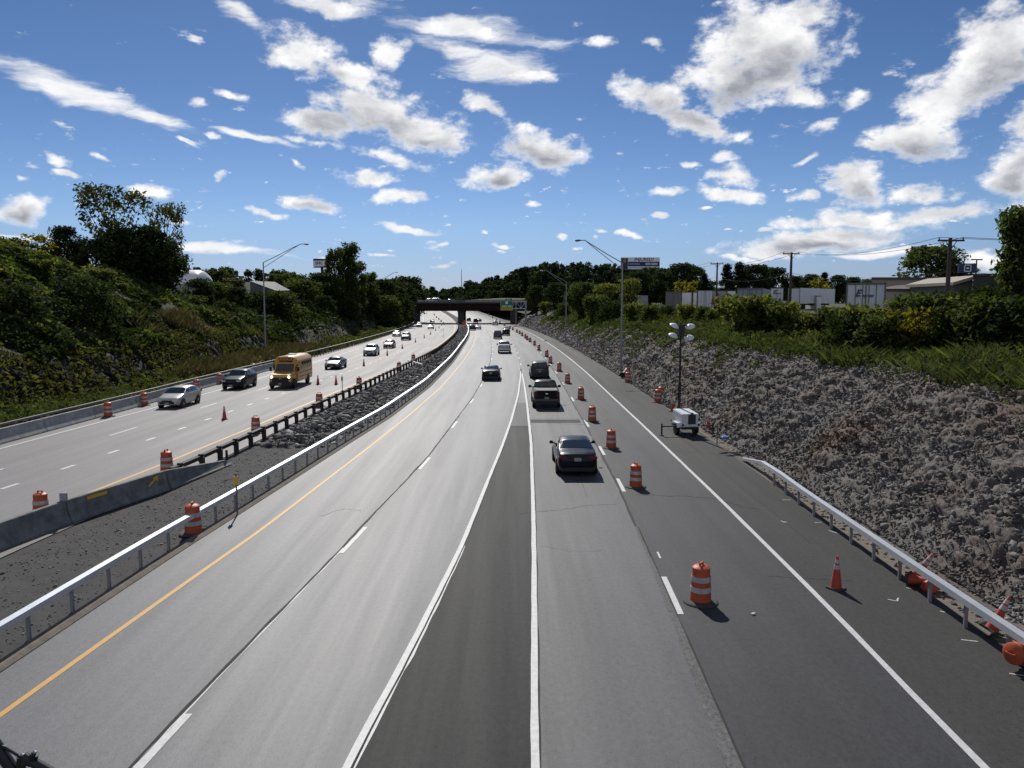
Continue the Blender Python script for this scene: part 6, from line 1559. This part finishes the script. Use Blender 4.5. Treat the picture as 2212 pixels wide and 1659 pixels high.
hedge = [('bushd', 1838, 678, 46), ('sumac', 1872, 660, 46.5), ('bush', 1886, 684, 44), ('locust', 1950, 646, 47), ('bushd', 1928, 676, 45), ('goldbush', 1978, 668, 43), ('bush', 2006, 640, 45), ('bushd', 2042, 634, 46), ('bush', 2062, 664, 42), ('sumac', 2092, 640, 44), ('bushd', 2124, 622, 44), ('bush', 2150, 648, 40), ('bushd', 2186, 614, 42), ('bushd', 2218, 640, 38)]
for i, (k, u, v, Y) in enumerate(hedge):
    plant(k, {'sumac': 'sumac_shrub', 'bush': 'green_shrub', 'bushd': 'dark_shrub', 'locust': 'leafy_shrub', 'goldbush': 'golden_shrub'}[k], u, v, Y, {'locust': 'light green upright shrub', 'goldbush': 'yellowish shrub', 'sumac': 'feathery sumac', 'bush': 'yellow green vine draped shrub', 'bushd': 'dark vine draped shrub'}[k] + f' of the warehouse hedge, {ORD[sorted(range(len(hedge)), key=lambda j: hedge[j][1]).index(i)]} from the left', G6, 1, 'shrub', 1.0, .3)


def far_wood(name, items, m, seed, leaf=.8, per=16, z0=None):
    """a far-off wood that reads as one mass"""
    r = np.random.default_rng(seed); cl = []
    for x, y, g, h in items:
        w = h * r.uniform(.45, .7)
        for k in range(13):
            t = r.random(); rad = w * .5 * math.sqrt(max(.05, 1 - (2 * t - .8) ** 2 / 1.5)) * r.uniform(.2, 1); a = r.uniform(0, 6.28)
            cl.append((x + rad * math.cos(a), y + rad * math.sin(a), g + h * (.12 + .80 * t), w * r.uniform(.16, .3)))
    p = clump_points(cl, per, r); return stuff_leaves(name, p, np.full(len(p), leaf), L_[m], seed, .3)


prof_u = np.array([985, 1010, 1040, 1080, 1120, 1160, 1200, 1250, 1300, 1345, 1400, 1460, 1520, 1700, 1900]); prof_v = np.array([612, 602, 598, 590, 576, 566, 561, 562, 563, 566, 578, 592, 598, 600, 604])
r = np.random.default_rng(71); it = []
for k in range(420):
    u = r.uniform(985, 1900) if k > 300 else r.uniform(1010, 1440); Y = r.uniform(380, 520); t = r.random() ** .6
    vt = np.interp(u, prof_u, prof_v) + (1 - t) * 52 + r.uniform(0, 5); p = at(u, vt, Y - 60 * (1 - t)); h = r.uniform(8, 12.5)
    if abs(p.x + 8 - float(curve(p.y))) > 40: it.append((p.x, p.y, p.z - h, h))
far_wood('wooded_hill', it[::2], 'dark', 72); far_wood('wooded_hill', it[1::2], 'pine', 73)
it = []
for k in range(240):
    u = r.uniform(-150, 985); Y = r.uniform(330, 460); vt = np.interp(u, [-150, 370, 450, 560, 680, 860, 900, 985], [575, 580, 573, 578, 588, 606, 610, 612]) + r.uniform(0, 12) + 20 * (r.random() < .4); p = at(u, vt, Y); h = r.uniform(11, 16)
    if abs(p.x + 8 - float(curve(p.y))) > 40: it.append((p.x, p.y, p.z - h, h))
far_wood('woods', it[::3], 'mid', 74); far_wood('woods', it[1::3] + it[2::3], 'dark', 75)
it = []
for k in range(420):
    u = r.uniform(850, 1190); t = r.random(); Y = 775 - 140 * t + r.uniform(-8, 8); vt = np.interp(u, np.concatenate([[850, 900, 960], prof_u]), np.concatenate([[606, 613, 613], prof_v])) + r.uniform(0, 9) + 40 * t; p = at(u, vt, Y); h = r.uniform(12, 18); it.append((p.x, p.y, p.z - h, h))
far_wood('woods', it[::2], 'dark', 76, leaf=1.1, per=11); far_wood('woods', it[1::2], 'pine', 77, leaf=1.1, per=11)
# wooded ground rising behind everything, cut low where the road passes
gx = np.linspace(-480, 560, 90); gy = np.linspace(345, 820, 40); GX, GY = np.meshgrid(gx, gy)
uu = 1106 + GX / GY * 1662; pv = np.interp(uu, np.concatenate([[-200, 380, 860, 900, 960, 985], prof_u[1:]]), np.concatenate([[590, 592, 634, 652, 654, 654], prof_v[1:] + np.interp(prof_u[1:], [985, 1120, 1200, 1260], [54, 70, 60, 24])]))
GZ = CAM_H + (660 - pv) / 1662 * np.maximum(GY, 430) * np.clip((GY - 345) / 90, 0, 1) - 1.5 + 2 * fbm(GX, GY, .03, 4, 81) - 6 * (1 - np.clip((GY - 345) / 60, 0, 1))
cut = np.clip((np.abs(GX + 8 - curve(GY)) - 42) / 60, 0, 1); cut = np.maximum(cut * cut * (3 - 2 * cut), np.clip((GY - 618) / 30, 0, 1))
GZ = -1.5 + (GZ + 1.5) * cut
ny, nx_ = GX.shape
v = np.stack([GX, GY, GZ], -1).reshape(-1, 3); i = (np.arange(ny - 1)[:, None] * nx_ + np.arange(nx_ - 1)[None]).ravel(); f = np.stack([i, i + 1, i + nx_ + 1, i + nx_], 1)
o = mesh_np('hills', v, f, mat('wood_floor', (.018, .026, .011), 1., var=(.034, .044, .018), vscale=.08), smooth=True); o['kind'] = 'structure'
